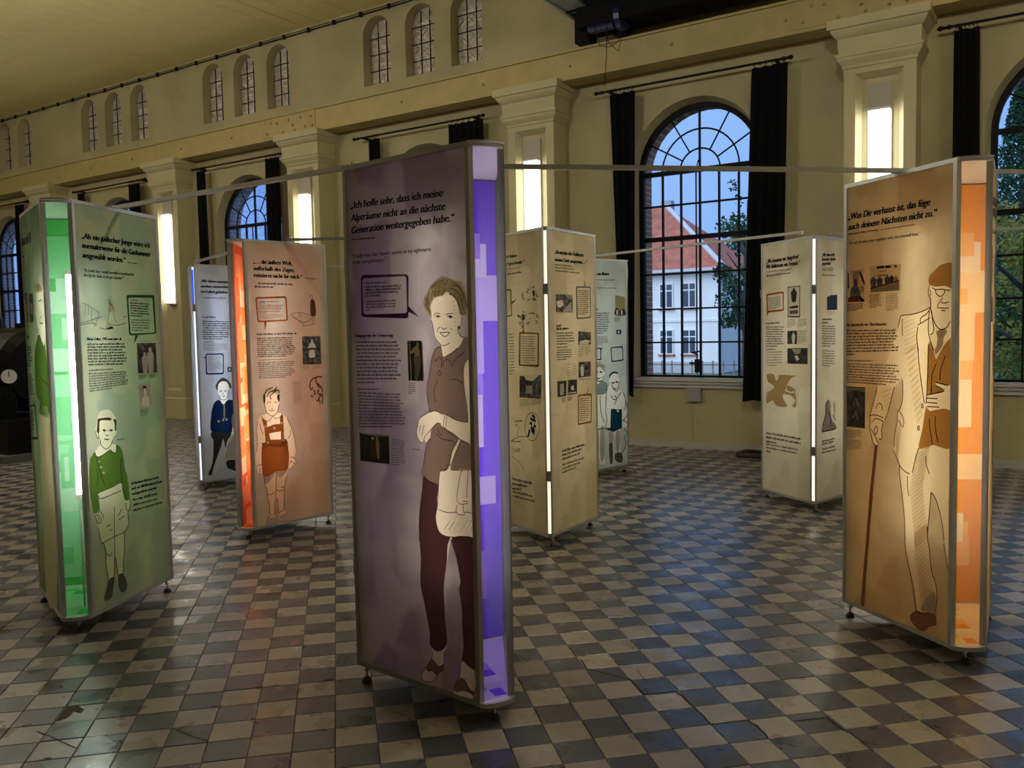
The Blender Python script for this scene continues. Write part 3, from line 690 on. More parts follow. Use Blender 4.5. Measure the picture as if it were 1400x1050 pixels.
    if liner:
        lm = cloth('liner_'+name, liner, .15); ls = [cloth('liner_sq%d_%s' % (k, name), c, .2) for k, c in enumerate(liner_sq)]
        def liner_on(aa, bb_, seed, nm='coloured_lining'):
            b = MB(); q = Vector((*bb_, 0))-Vector((*aa, 0)); L_ = q.length; q.normalize(); r = random.Random(seed); inn = Vector((q.y, -q.x, 0))
            P_ = lambda u, z, o: tuple(Vector((*aa, z))+q*u+inn*o)
            b.face([P_(0, ZL+.02, 0), P_(L_, ZL+.02, 0), P_(L_, ZT-.03, 0), P_(0, ZT-.03, 0)], 0)
            z = .12; k = 0
            while z < ZT-.25:
                for _ in range(3):
                    w_, h_ = r.uniform(.17, .34), r.uniform(.12, .30); u = r.uniform(-.02, L_-w_+.02); zz = z+r.uniform(-.06, .06)
                    u0, u1 = max(0, u), min(L_, u+w_); o = .0006*(1+(k % 9)); b.face([P_(u0, zz, o), P_(u1, zz, o), P_(u1, min(zz+h_, ZT-.10), o), P_(u0, min(zz+h_, ZT-.10), o)], 1+r.randrange(len(ls))); k += 1
                z += .135
            b.build(nm, [lm]+ls, t)
        liner_on(loc(-bw_/2+.045, dep-.045), loc(bw_/2-.045, dep-.045), hash(name) % 7 if False else len(name)+3)
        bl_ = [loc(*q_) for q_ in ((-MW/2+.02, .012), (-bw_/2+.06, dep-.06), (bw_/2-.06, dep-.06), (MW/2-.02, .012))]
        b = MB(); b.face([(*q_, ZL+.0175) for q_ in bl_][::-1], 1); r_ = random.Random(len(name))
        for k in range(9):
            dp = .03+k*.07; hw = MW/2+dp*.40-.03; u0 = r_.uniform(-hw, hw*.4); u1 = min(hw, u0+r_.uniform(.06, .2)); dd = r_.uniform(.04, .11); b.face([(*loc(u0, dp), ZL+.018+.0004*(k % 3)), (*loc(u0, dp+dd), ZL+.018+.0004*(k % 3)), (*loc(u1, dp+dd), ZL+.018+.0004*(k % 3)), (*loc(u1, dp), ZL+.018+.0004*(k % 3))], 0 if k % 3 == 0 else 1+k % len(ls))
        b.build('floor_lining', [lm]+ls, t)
        if left_liner:
            o = .035; lA, lB = (-MW/2+.01+.012, .01), (-bw_/2+.05, dep-.05); liner_on(loc(lA[0]+.02, lA[1]+.01), loc(lB[0]+.02, lB[1]), 11)
    # corner connectors and feet
    for sg in (-1, 1):
        for z in (.54, 1.94):
            c0 = loc(sg*(bw_/2-.020), dep+.006); b = MB(); b.box((c0[0]-.015, c0[1]-.015, z-.035), (c0[0]+.015, c0[1]+.015, z+.035)); b.build('corner_connector', M_ALUD, t)
    ft = MB(); ft.tube([(0, 0, .022), (0, 0, ZL+.004)], .006, 8, 0); ft.tube([(0, 0, .05), (0, 0, .06)], .012, 8, 0); ft.tube([(0, 0, .002), (0, 0, .012), (0, 0, .024)], [.024, .022, .010], 10, 1); fm = ft.mesh('levelling_foot', [M_STEEL, M_RUB])
    for a, dp in ((0, .03), (-bw_/2+.035, dep-.035), (bw_/2-.035, dep-.035)): link('levelling_foot', fm, t, (*loc(a, dp), 0))
    return t, P

# --- fabrics
FAB = dict(
 purple=cloth('fabric_mauve', (.47, .41, .335), .19, (.33, .26, .25)),
 green=cloth('fabric_green', (.45, .455, .33), .22, (.35, .39, .30)),
 orange=cloth('fabric_orange', (.64, .52, .30), .22, (.54, .41, .22)),
 red=cloth('fabric_salmon', (.57, .55, .45), .22, (.52, .45, .36)),
 beige=cloth('fabric_beige', (.70, .62, .46), .24, (.60, .52, .36)),
 rbeige=cloth('fabric_sand', (.72, .68, .57), .24, (.66, .60, .47)),
 pale=cloth('fabric_pale_blue', (.66, .72, .69), .24, (.57, .64, .63)),
 blue=cloth('fabric_grey_blue', (.60, .61, .64), .24, (.50, .52, .57)))
SKIN = {k: cloth('print_pale_'+k, c, .26) for k, c in dict(purple=(.64, .55, .34), green=(.66, .62, .45), orange=(.74, .61, .36), red=(.80, .70, .50), blue=(.92, .86, .72), pale=(.90, .89, .82)).items()}
COLS = {}
def C2(key, *a, **k): COLS[key] = column(key, *a, **k)
def corner_to_mouth(F, dL):
    """visible narrow corner at F, base panel to its left with direction dL (deg)"""
    s = math.radians(dL+180); al = s-TURN; return (F[0]+math.cos(s)*MW/2+LEG*math.cos(al), F[1]+math.sin(s)*MW/2+LEG*math.sin(al), dL+180)
# ---------------------------------------------------------------- violet column (woman)
H, T, B, L4 = ZM(560, 360, 8.75), ZM(560, 460, 7.), ZM(560, 590, 6.18), ZM(560, 740, 4.77)
woman = (H([(385,150),(330,190),(245,275),(200,350),(160,440),(165,520),(215,600),(250,680),(272,720),(285,800),(300,880),(340,940),(375,975)])
 + T([(280,95),(245,125),(215,200),(185,380),(158,500),(170,600),(188,715),(150,745),(90,790),(75,860),(63,920),(85,990),(125,1020),(140,990)])
 + T([(165,1040)]) + B([(140,110),(120,260),(95,345),(112,385),(105,480),(85,640),(75,800),(80,950),(95,1050)])
 + L4([(72,120),(68,270),(100,430),(130,600),(132,680),(148,720),(143,765),(105,825),(78,860),(85,905),(130,918),(175,900),(190,855),(218,842),(224,790),(225,720),(240,675),(232,520),(222,300),(240,150),(262,12)])
 + B([(345,905)]) + L4([(300,100),(330,260),(320,310),(340,450),(340,560),(350,690),(330,780),(332,830),(322,885),(290,960),(278,1000),(340,1035),(400,1045),(432,930),(450,820),(450,400),(440,0)])
 + B([(560,900),(560,100)]) + T([(625,900),(620,300)]) + H([(735,1000),(725,920),(690,860),(650,880),(610,870),(582,830),(578,785),(605,770),(622,690),(628,640),(690,610),(715,480),(680,340),(640,250),(600,210),(520,200),(480,180),(430,150)]))
sx_ = math.radians(59.5)
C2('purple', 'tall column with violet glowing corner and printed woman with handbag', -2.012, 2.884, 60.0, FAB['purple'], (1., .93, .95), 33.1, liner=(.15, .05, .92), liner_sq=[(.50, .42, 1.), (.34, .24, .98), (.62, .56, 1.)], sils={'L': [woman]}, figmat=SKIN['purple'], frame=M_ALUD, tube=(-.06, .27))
p = COLS['purple'][1]['L']
f = p.el('figure_print')
HAIR = cloth('print_hair_brown', (.68, .60, .48), .4); BLOU = cloth('print_mauve', (.48, .385, .40), .4); PANT = cloth('print_plum', (.17, .075, .115), .4); LINE = cloth('print_line_brown', (.16, .10, .08), .3); SHAD = cloth('print_shade_tan', (.88, .82, .68), .4)
f.fill(H([(215,600),(165,520),(160,440),(200,350),(245,275),(330,190),(385,150),(430,150),(480,180),(520,200),(600,210),(640,250),(680,340),(715,480),(690,605),(625,635),(590,600),(570,490),(530,410),(480,380),(440,335),(400,390),(330,395),(285,415),(270,470),(245,505),(262,610),(250,665)]), HAIR, 1)
for ln in ([(440,320),(500,300),(560,350),(590,440),(600,520),(650,560)], [(480,230),(560,260),(620,360),(640,470),(680,520)], [(250,290),(330,270),(400,300),(440,330)], [(300,400),(280,350),(300,330)], [(345,395),(325,350),(345,330)], [(400,390),(375,350),(390,330)], [(240,480),(215,430),(225,370)], [(300,310),(360,290),(420,260),(440,220)]): f.line(H(ln), .008, SKIN['purple'], 2)
HDRK = cloth('print_hair_stroke', (.40, .33, .24), .35)
for ln in ([(255,300),(330,230),(400,200)], [(520,220),(610,300),(650,420)], [(180,480),(215,540),(240,590)], [(230,340),(215,420),(235,500)], [(270,440),(262,370),(280,330)], [(310,400),(300,350),(320,325)], [(350,390),(345,345),(370,320)], [(395,385),(400,345),(425,310)], [(470,370),(520,380),(560,430),(585,520)], [(480,300),(550,320),(610,400),(625,500),(660,570)], [(500,260),(580,280),(640,360),(665,460),(690,520)], [(400,250),(440,230),(450,190)], [(340,260),(390,230),(410,180)], [(600,560),(630,600),(680,590)], [(190,400),(200,460),(225,520)]): f.line(H(ln), .0055, HDRK, 2.5)
f.fill(T([(282,95),(245,125),(215,200),(185,380),(158,500),(170,600),(190,720),(250,712),(310,745),(345,745),(430,795),(500,815),(556,815),(550,680),(530,570),(515,420),(515,310),(545,225),(600,190),(610,20),(545,0),(515,10),(495,60),(460,110),(400,160),(318,205),(305,140)]), BLOU, 1)
f.fill(B([(181,-18),(238,-70),(282,-35),(410,50),(360,160),(335,285),(310,325),(255,335),(240,450),(170,420),(115,375),(95,345),(120,260),(140,110),(175,60)]), BLOU, 1)
f.fill(B([(435,75),(525,115),(560,140),(560,320),(455,315),(365,325),(350,285),(385,190)]), BLOU, 1)
f.fill(B([(115,378),(170,422),(238,452),(230,560),(232,650),(218,720),(240,830),(290,880),(340,893),(320,960),(315,1050)])+L4([(240,150),(222,300),(232,520),(240,675),(183,720),(130,675),(130,600),(100,430),(68,270),(72,120),(62,0)])+B([(80,950),(75,800),(85,640),(105,480)]), PANT, 1)
f.fill(B([(358,893),(560,905)])+L4([(445,100),(450,500),(448,820),(405,832),(365,800),(345,780),(332,795),(350,690),(340,560),(340,450),(320,310),(330,260),(300,100)])+B([(375,1010)]), PANT, 1)
SAND = cloth('print_sandal', (.30, .22, .17), .4)
f.fill(L4([(145,765),(105,830),(125,850),(150,845),(180,880),(190,850),(218,840),(220,800),(185,815)]), SAND, 1); f.fill(L4([(325,895),(290,965),(310,985),(340,975),(390,985),(410,1010),(422,985),(390,965),(360,905)]), SAND, 1)
for k in range(9): f.line(H([(505+k*6, 470+k*48), (540+k*3, 450+k*48)]), .003, HDRK, 1)
for ln in ([(250,680),(272,720),(285,800),(300,880),(340,940),(385,985)], [(620,640),(622,690),(600,770),(575,790),(582,830),(610,875),(650,885)], [(375,765),(410,790),(445,770)], [(360,825),(400,828),(440,825),(480,825)], [(360,825),(400,870),(440,870),(480,825)], [(365,760),(335,790),(335,830)], [(490,780),(508,800)], [(285,620),(320,595),(365,605)], [(430,620),(470,600),(520,600)], [(300,640),(330,625),(370,640)], [(450,640),(480,625),(515,640)], [(390,985),(440,975),(480,950)]): f.line(H(ln), .0036, LINE, 3)
for q in ([(320,625),(350,620),(360,645),(330,650)], [(465,630),(500,625),(505,655),(475,655)]): f.fill(H(q), LINE, 3)
f.fill(H([(570,755),(600,750),(605,780),(580,790)]), LINE, 3)
for ln in ([(300,92),(245,120),(215,200),(185,380),(158,500),(170,600),(190,720)], [(318,205),(305,140),(300,92)], [(318,205),(400,160),(460,110)], [(300,305),(305,240),(285,195),(250,235),(245,215)], [(320,290),(325,240),(355,220),(390,240),(405,280),(430,230),(520,150)], [(283,325),(268,350),(283,375),(298,350),(283,325)], [(270,410),(235,500),(235,560),(250,630)], [(400,415),(450,412),(505,450)], [(600,185),(545,225),(515,310),(515,420),(530,570),(550,680),(558,815)], [(190,720),(150,745),(90,790),(75,860),(63,920),(85,990),(125,1020),(145,960),(200,895),(265,830),(300,840)], [(190,725),(250,712),(310,745)], [(345,745),(430,795),(500,815),(558,820)], [(330,880),(440,960),(560,1030)], [(335,740),(325,860),(345,870),(352,760)], [(105,850),(92,910)], [(138,850),(115,950)], [(265,880),(290,930),(310,945)], [(250,925),(300,975),(350,990),(420,1005)]): f.line(T(ln), .0036, LINE, 3)
for ln in ([(175,60),(140,110),(120,260),(95,345),(115,375),(170,420),(240,450)], [(410,55),(360,160),(335,280)], [(435,75),(385,190),(350,285)], [(310,325),(255,335),(240,560),(232,650),(218,720),(240,830),(290,880),(400,895),(550,905)], [(255,335),(310,325),(320,285),(355,290),(358,325),(560,325)], [(245,660),(320,685),(400,680)], [(450,320),(425,380),(400,590),(480,610),(485,590),(445,590)], [(495,330),(480,560)], [(400,620),(395,690),(460,705),(465,680),(545,695)], [(450,615),(455,680)]): f.line(B(ln), .0038, LINE, 3)
for k in range(6): f.line(B([(290+k*40, 830+k*3), (340+k*40, 760)]), .006, SHAD, 2)
for ln in ([(148,720),(143,765),(105,825),(78,860),(85,905),(130,918),(175,900),(190,855),(218,842),(224,790),(225,720)], [(332,830),(322,885),(290,960),(278,1000)], [(310,985),(340,970),(400,990),(415,1015)], [(440,820),(425,860),(435,930),(425,985)], [(120,850),(140,840),(170,870),(160,900)]): f.line(L4(ln), .0036, LINE, 3)
f.build()
q = ZM(470, 250, 8.235); e = p.el('quote_lettering')
for s_, a, c in (('„Ich hoffe sehr, dass ich meine', (75,292), (1112,150)), ('Alpträume nicht an die nächste', (80,434), (1138,302)), ('Generation weitergegeben habe.“', (88,574), (1245,430))): e.text(s_, *q([a, c]), 80/8.235, bold=.0016)
e.text('“I really hope that I haven’t passed on my nightmares', *q([(98,846), (980,766)]), 42/8.235, K_EN, bold=.0006); e.text('to the next generation.”', *q([(98,914), (475,884)]), 42/8.235, K_EN, bold=.0006)
e.words(*q([(90,648), (352,625), (90,648)]), 1, K_TEXT, .008); e.build()
q = ZM(480, 370, 10.5); e = bubble(p, q([(140,62),(822,52),(822,688),(145,666)]), q([(158,112),(788,75),(802,610),(175,632)]), q([(818,505),(968,662),(818,590)]), cloth('print_plum_bubble', (.07, .02, .075), .4), 5.)
e.words(*q([(200,190),(525,178),(200,190)]), 1, K_TEXT, .006, 3); e.words(*q([(205,248),(735,225),(205,375)]), 4, K_TEXT, .0075, 4, last=.4); e.words(*q([(212,455),(690,438),(212,578)]), 4, K_GREY, .0065, 5, last=.15); e.build()
e = p.el('body_text'); e.text('Umgang mit der Erinnerung', *q([(58,955), (600,950)]), 46/10.5, shear=.05, bold=.001)
q = ZM(480, 450, 5.526); e.words(*q([(35,104),(388,104),(45,407)]), 12, K_TEXT, .0072, 6, br=q([(372,407)])[0], last=.42); e.words(*q([(48,458),(220,458),(48,458)]), 1, K_TEXT, .006, 7); e.words(*q([(50,486),(388,500),(58,742)]), 12, K_GREY, .0068, 8, br=q([(425,742)])[0], last=.7)
e.words(*q([(432,412),(490,412),(432,488)]), 6, K_GREY, .004, 9); e.words(*q([(303,838),(410,845),(305,1025)]), 12, K_GREY, .0045, 10); e.words(*q([(460,910),(525,915),(460,910)]), 1, K_GREY, .004, 11); e.build()
photo(p, q([(422,88),(535,88),(548,390),(432,390)]), PH_D, [(PH_L, [(.12,0),(.18,0),(.22,1),(.16,1)]), (PH_M, [(.93,0),(.98,0),(.99,1),(.95,1)]), (PH_L, [(.62,.03),(.78,.04),(.78,.14),(.66,.16),(.60,.10)]), (PH_L, [(.40,.18),(.60,.13),(.75,.17),(.82,.40),(.45,.42),(.48,.30),(.22,.33),(.20,.28)]), (PH_M, [(.42,.42),(.82,.40),(.85,.60),(.80,.75),(.60,.97),(.45,.97),(.46,.7)])])
photo(p, q([(62,782),(282,800),(290,1022),(68,995)]), PH_N, [(PH_M, [(.05,.0),(.98,.0),(.98,.06),(.6,.09),(.05,.04)]), (cloth('photo_rose', (.30, .10, .09), .4), [(.40,.2),(.52,.2),(.55,.6),(.52,.85),(.38,.85),(.36,.5)]), (PH_L, [(.41,.12),(.49,.12),(.50,.2),(.41,.2)]), (PH_M, [(.56,.08),(.62,.08),(.68,.3),(.66,.85),(.58,.85),(.55,.4)])])
# ---------------------------------------------------------------- green column (boy)
G1, G2 = ZM(110, 545, 8.75), ZM(110, 645, 5.83)
boy = (G1([(225,185),(245,150),(340,130),(400,180),(430,240),(430,300),(428,380),(435,400),(420,440),(402,455),(385,500),(372,545),(430,550),(480,580),(510,660),(540,850),(565,930),(578,1045)]) + G2([(395,215),(400,260),(385,310),(378,330),(385,420),(350,480),(352,600),(345,700),(345,800),(370,870),(375,920),(350,962),(315,945),(303,880),(298,800),(282,690),(274,640),(272,830),(267,900),(250,1000),(202,1030),(190,1000),(213,920),(225,860),(205,740),(205,640),(185,565),(165,555),(140,440),(140,405),(118,350),(90,250),(72,150)]) + G1([(105,1000),(110,760),(140,680),(175,640),(240,550),(243,500),(235,455),(205,470),(185,420),(188,380),(200,300),(208,240)]))
GLm, GF = ZM(10, 330, 4.2), ZM(0, 540, 3.18)
man_l = GLm([(175,232),(158,280),(158,420),(175,520),(162,560),(153,650),(165,870),(183,910),(183,985)]) + GF([(170,130),(178,400),(195,640),(200,860),(235,900),(246,700),(225,300),(213,90)]) + GLm([(232,800),(215,560),(215,420),(200,260)])
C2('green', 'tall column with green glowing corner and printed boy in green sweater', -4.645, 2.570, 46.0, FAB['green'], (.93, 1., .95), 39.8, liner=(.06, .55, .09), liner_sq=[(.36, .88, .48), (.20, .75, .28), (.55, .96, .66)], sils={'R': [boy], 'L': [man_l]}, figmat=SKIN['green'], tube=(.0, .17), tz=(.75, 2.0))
p = COLS['green'][1]['R']; f = p.el('figure_print')
SWEA = cloth('print_green', (.20, .38, .09), .4); SWED = cloth('print_dark_green', (.05, .11, .03), .45); DARKH = cloth('print_dark_hair', (.10, .075, .055), .35); KAKI = cloth('print_khaki', (.98, .90, .76), .4); SHOE = cloth('print_shoe_grey', (.15, .145, .14), .4); GLINE = cloth('print_line_grey', (.14, .12, .10), .3)
f.fill(G1([(175,640),(185,680),(220,698),(290,660),(330,625),(355,610),(400,648),(430,635),(432,552),(480,580),(510,660),(540,850),(565,930),(578,1045)])+G2([(395,215),(355,222),(335,140),(322,92),(260,125),(200,150),(150,172),(145,195),(155,300),(112,335),(90,250),(72,150)])+G1([(105,1000),(110,760),(140,680)]), SWEA, 1)
f.fill(G1([(210,245),(205,300),(198,380),(210,410),(228,400),(230,300),(245,262),(330,260),(350,262),(380,245),(340,225),(250,235)]), DARKH, 1.5); f.fill(G1([(395,250),(430,255),(428,370),(415,380),(410,300)]), DARKH, 1.5)
for ln in ([(220,200),(240,170),(250,215)], [(290,220),(305,170),(290,150)], [(330,215),(350,170),(340,140)], [(370,230),(390,200),(380,170)], [(410,240),(420,220)]): f.line(G1(ln), .007, HAIR, 2)
for ln_ in (G1([(188,380),(185,420),(205,470),(222,465),(212,410)]), G1([(240,500),(250,560),(310,605),(360,560),(385,500)]), G1([(285,480),(320,492),(345,485)]), G1([(270,380),(300,375)]), G1([(350,378),(385,375)]), G1([(300,430),(320,445),(340,435)]), G1([(175,640),(185,680),(220,698),(290,660),(330,625)]), G1([(355,610),(400,648),(430,635),(432,552)]), G1([(190,700),(230,850),(290,1045)]), G1([(200,1045),(205,900),(190,850)]), G1([(500,1000),(480,800),(490,720)]), G2([(155,300),(140,345),(118,350),(140,405),(155,410),(172,400)]), G2([(140,350),(150,395)]), G2([(155,345),(170,395)]), G2([(165,320),(185,360),(180,375)]), G2([(395,215),(400,260),(385,310),(368,300),(362,250)]), G2([(140,440),(165,555),(180,565),(275,515),(350,480),(385,420),(378,330)]), G2([(272,280),(270,400),(272,515)]), G2([(150,190),(165,215),(325,150)]), G2([(185,565),(205,640),(205,740),(225,860)]), G2([(272,520),(274,690),(270,830)]), G2([(282,690),(298,800),(303,830)]), G2([(350,480),(352,600),(345,700),(345,810)]), G2([(205,440),(240,420)]), G2([(235,475),(255,455)]), G2([(300,355),(330,295)]), G2([(305,385),(350,352)]), G2([(205,650),(240,670),(250,640)]), G1([(440,495),(530,478)])): f.line(ln_, .0055, GLINE, 3)
f.fill(G1([(265,372),(290,368),(305,380),(285,395)]), DARKH, 3); f.fill(G1([(345,375),(370,368),(390,378),(365,393)]), DARKH, 3); f.fill(G1([(285,478),(320,482),(345,486),(320,498)]), DARKH, 3)
f.fill(G2([(225,865),(270,835),(268,900),(250,1000),(202,1030),(190,1000),(212,925)]), SHOE, 1); f.fill(G2([(305,825),(345,812),(372,880),(375,920),(350,962),(315,945),(303,880)]), SHOE, 1)
for x_, y_ in ((225,755), (247,820), (280,888)): f.fill(G1([(x_-13,y_-13),(x_+13,y_-13),(x_+13,y_+13),(x_-13,y_+13)]), PH_L, 2)
f.build()
q = ZM(100, 310, 9.545); e = p.el('quote_lettering')
for s_, a, c in (('„Als ein jüdischer Junge wäre ich', (112,150), (1002,277)), ('normalerweise für die Gaskammer', (120,275), (1015,393)), ('ausgewählt worden.“', (126,402), (688,470))): e.text(s_, *q([a, c]), 74/9.545, bold=.002)
e.text('“As Jewish boy I would normally be bookmarked', *q([(140,585), (797,642)]), 42/9.545, K_EN, bold=.0006); e.text('directly for death in the gas chamber.”', *q([(140,648), (665,692)]), 42/9.545, K_EN, bold=.0006); e.words(*q([(720,475),(852,490),(720,475)]), 1, K_TEXT, .007); e.build()
q = ZM(100, 390, 5.833); e = bubble(p, q([(425,76),(648,78),(664,388),(448,402)]), q([(440,98),(633,100),(652,378),(460,386)]), q([(495,400),(487,466),(522,400)]), cloth('print_green_bubble', (.04, .13, .05), .4), 3.5)
e.words(*q([(452,120),(530,126),(452,120)]), 1, K_GREY, .006, 2); e.words(*q([(455,146),(618,156),(458,246)]), 6, K_TEXT, .0075, 3); e.words(*q([(465,280),(625,284),(467,362)]), 5, K_GREY, .006, 4); e.build()
e = p.el('body_text'); e.text('Micha Gelber, 1945 neun Jahre alt', *q([(112,440), (388,438)]), 24/5.833, shear=.1, bold=.001)
e.words(*q([(113,476),(440,474),(122,640)]), 8, K_TEXT, .0095, 5, br=q([(430,632)])[0], last=.9); e.words(*q([(126,684),(345,672),(126,684)]), 1, K_TEXT, .007, 6); e.words(*q([(126,712),(440,694),(132,852)]), 8, K_GREY, .008, 7, br=q([(445,804)])[0], last=.55); e.words(*q([(522,720),(590,716),(524,750)]), 4, K_GREY, .004, 8); e.words(*q([(605,716),(662,712),(607,740)]), 4, K_GREY, .004, 8); e.words(*q([(535,998),(605,990),(537,1045)]), 5, K_GREY, .004, 8)
q2 = ZM(0, 540, 3.18)
for k, (s_, a, c) in enumerate((('In Auschwitz-Birkenau wurden', (573,390), (692,362)), ('mehr als 200.000 jüdische Kinder', (573,413), (707,380)), ('und Jugendliche ermordet.', (575,436), (682,408)), ('More than 200,000 Jewish', (578,462), (684,434)), ('children and youths were', (579,484), (684,456)), ('murdered in Auschwitz-Birkenau.', (580,507), (708,470)))): e.text(s_, *q2([a, c]), 12/3.18, bold=.0018 if k < 3 else .0006)
e.build()
e = p.el('sketch_print')
for ln in ([(55,300),(75,300),(140,280),(230,250)], [(75,140),(110,155),(150,180),(215,220)], [(150,185),(145,240),(165,310),(185,315),(180,250)], [(195,215),(205,240),(195,285)], [(275,120),(290,115),(295,135),(280,140)], [(290,140),(315,165),(322,200),(325,240),(345,300)], [(300,150),(290,200),(275,290)], [(285,210),(310,205)], [(60,320),(140,300),(190,310)], [(100,150),(95,240)], [(125,165),(120,240)], [(270,300),(300,310),(340,320),(430,300)], [(215,340),(260,350),(310,340)], [(265,350),(275,320),(300,325),(320,335)], [(400,250),(430,250)]): e.line(q(ln), .006, K_SOFT, 2)
e.fill(q([(275,340),(300,330),(325,340),(300,352),(270,352)]), K_GREY, 2); e.fill(q([(290,150),(322,175),(325,205),(290,210)]), cloth('print_sketch_wash', (.62, .58, .36), .5), 1); e.build()
photo(p, q([(510,462),(660,460),(672,695),(520,703)]), PH_D, [(PH_G, [(.1,.0),(.6,.0),(.35,.3),(.15,.2)]), (PH_M, person(.38,.32,1,.3)), (PH_M, person(.68,.16,1,.34))]); photo(p, q([(527,788),(620,785),(627,970),(535,978)]), PH_M, [(PH_D, [(.3,.08),(.6,.08),(.68,.3),(.3,.3)]), (PH_L, [(.1,.98),(.2,.6),(.4,.5),(.75,.55),(.9,.97)]), (PH_L, [(.36,.2),(.62,.2),(.6,.5),(.42,.52)])])
p = COLS['green'][1]['L']; f = p.el('figure_print')
f.fill(GLm([(168,560),(155,650),(165,870),(185,910),(185,985),(242,1000),(235,800),(215,590),(205,600),(180,540)]), SWEA, 1)
f.fill(GF([(168,85),(220,95),(246,500),(246,900),(238,930),(200,870),(185,420)]), KAKI, 1)
f.fill(GLm([(162,260),(178,232),(192,250),(200,300),(185,285),(170,300)]), HAIR, 1.5)
for ln in ([(162,300),(160,420),(178,530)], [(178,345),(195,335)], [(190,330),(200,350)], [(188,400),(196,425),(190,440)], [(185,470),(205,470)], [(172,560),(185,540),(205,600)], [(155,650),(165,870),(185,910)], [(240,830),(190,780)]): f.line(GLm(ln), .007, GLINE, 3)
f.build(); e = p.el('body_text')
q = ZM(0, 240, 3.281); e.words(*q([(62,330),(143,298),(62,330)]), 1, K_TEXT, .05, 3); e.words(*q([(64,348),(85,342),(64,348)]), 1, K_GREY, .012, 3); e.words(*q([(70,378),(110,366),(70,378)]), 1, K_GREY, .014, 3)
e.words(*GLm([(68,558),(130,556),(68,584)]), 2, K_TEXT, .018, 4, last=.4); e.words(*GLm([(70,612),(140,612),(76,735)]), 9, K_TEXT, .012, 5, last=.2); e.words(*GLm([(82,765),(148,770),(90,890)]), 10, K_GREY, .010, 6); e.build()
photo(p, GLm([(58,300),(112,296),(122,465),(65,472)]), PH_G, [(PH_M, person(.35,.2,1,.4)), (PH_M, person(.7,.25,1,.4))]); photo(p, GLm([(122,300),(145,298),(150,465),(128,466)]), PH_D, [(PH_M, [(.2,.35),(.8,.35),(.8,.7),(.3,.7)])])
e = bubble(p, GLm([(102,935),(162,938),(176,1140),(112,1125)]), GLm([(108,945),(156,948),(170,1125),(118,1112)]), GLm([(148,936),(160,905),(156,938)]), MATS['print_green_bubble'], 2.); e.words(*GLm([(112,970),(150,972),(122,1095)]), 10, K_GREY, .008, 4); e.build()
# ---------------------------------------------------------------- red-orange column (boy in leather shorts)
R1, R2_ = ZM(340, 515, 8.75), ZM(340, 600, 8.4)
rboy = R1([(290,105),(220,130),(175,180),(170,250),(185,330),(200,380),(218,440),(150,470),(110,530),(95,650),(105,750),(95,900),(92,1000)]) + R2_([(95,280),(85,330),(95,400),(130,415),(152,390),(175,430),(185,520),(215,600),(215,650),(240,760),(240,860),(205,930),(195,985),(285,985),(300,860),(305,740),(312,680),(328,690),(340,800),(350,900),(380,945),(420,945),(445,900),(430,840),(405,800),(410,680),(415,560),(432,430),(450,352),(480,332),(520,310),(545,260),(525,215),(545,130),(535,40)]) + R1([(570,880),(545,720),(510,610),(460,500),(400,445),(350,430),(352,370),(368,310),(372,250),(385,190),(350,130)])
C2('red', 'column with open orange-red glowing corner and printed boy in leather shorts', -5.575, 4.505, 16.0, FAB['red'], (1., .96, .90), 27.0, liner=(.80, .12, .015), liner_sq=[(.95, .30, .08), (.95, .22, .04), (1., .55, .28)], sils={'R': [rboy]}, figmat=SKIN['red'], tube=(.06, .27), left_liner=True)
p = COLS['red'][1]['R']; f = p.el('figure_print')
RUST = cloth('print_rust', (.48, .17, .05), .4); MAUV = cloth('print_mauve_grey', (.56, .47, .42), .4); RLINE = cloth('print_line_umber', (.20, .13, .10), .3)
f.fill(R2_([(150,45),(165,70),(150,100),(150,280),(170,430),(240,425),(320,375),(400,368),(450,345),(465,200),(450,60),(440,28),(300,62)]), RUST, 1)
for q_ in ([(155,500),(218,540),(225,600),(245,680),(262,755),(268,795),(205,790),(190,620)], [(378,470),(415,455),(425,740),(455,748),(455,790),(388,790),(386,655),(376,565)], [(222,605),(300,572),(378,565),(386,655),(300,665),(245,682)], [(160,800),(262,755),(388,750),(455,745),(465,800),(455,830),(300,835),(165,825)]): f.fill(R1(q_), RUST, 1.2, smooth=False)
f.fill(R1([(175,180),(170,250),(185,330),(200,300),(205,230),(250,190),(330,200),(345,240),(340,260),(362,310),(372,250),(385,190),(350,130),(290,108),(220,132)]), HAIR, 1); f.fill(R1([(172,250),(185,330),(198,300),(200,230),(180,210)]), DARKH, 1.5); f.fill(R1([(340,225),(372,215),(368,300),(345,270)]), DARKH, 1.5)
for ln in ([(220,240),(250,190),(310,160),(340,120)], [(270,270),(255,230),(290,200),(330,150)], [(190,220),(220,160),(290,125)], [(300,190),(350,160),(370,190)]): f.line(R1(ln), .009, DARKH, 2)
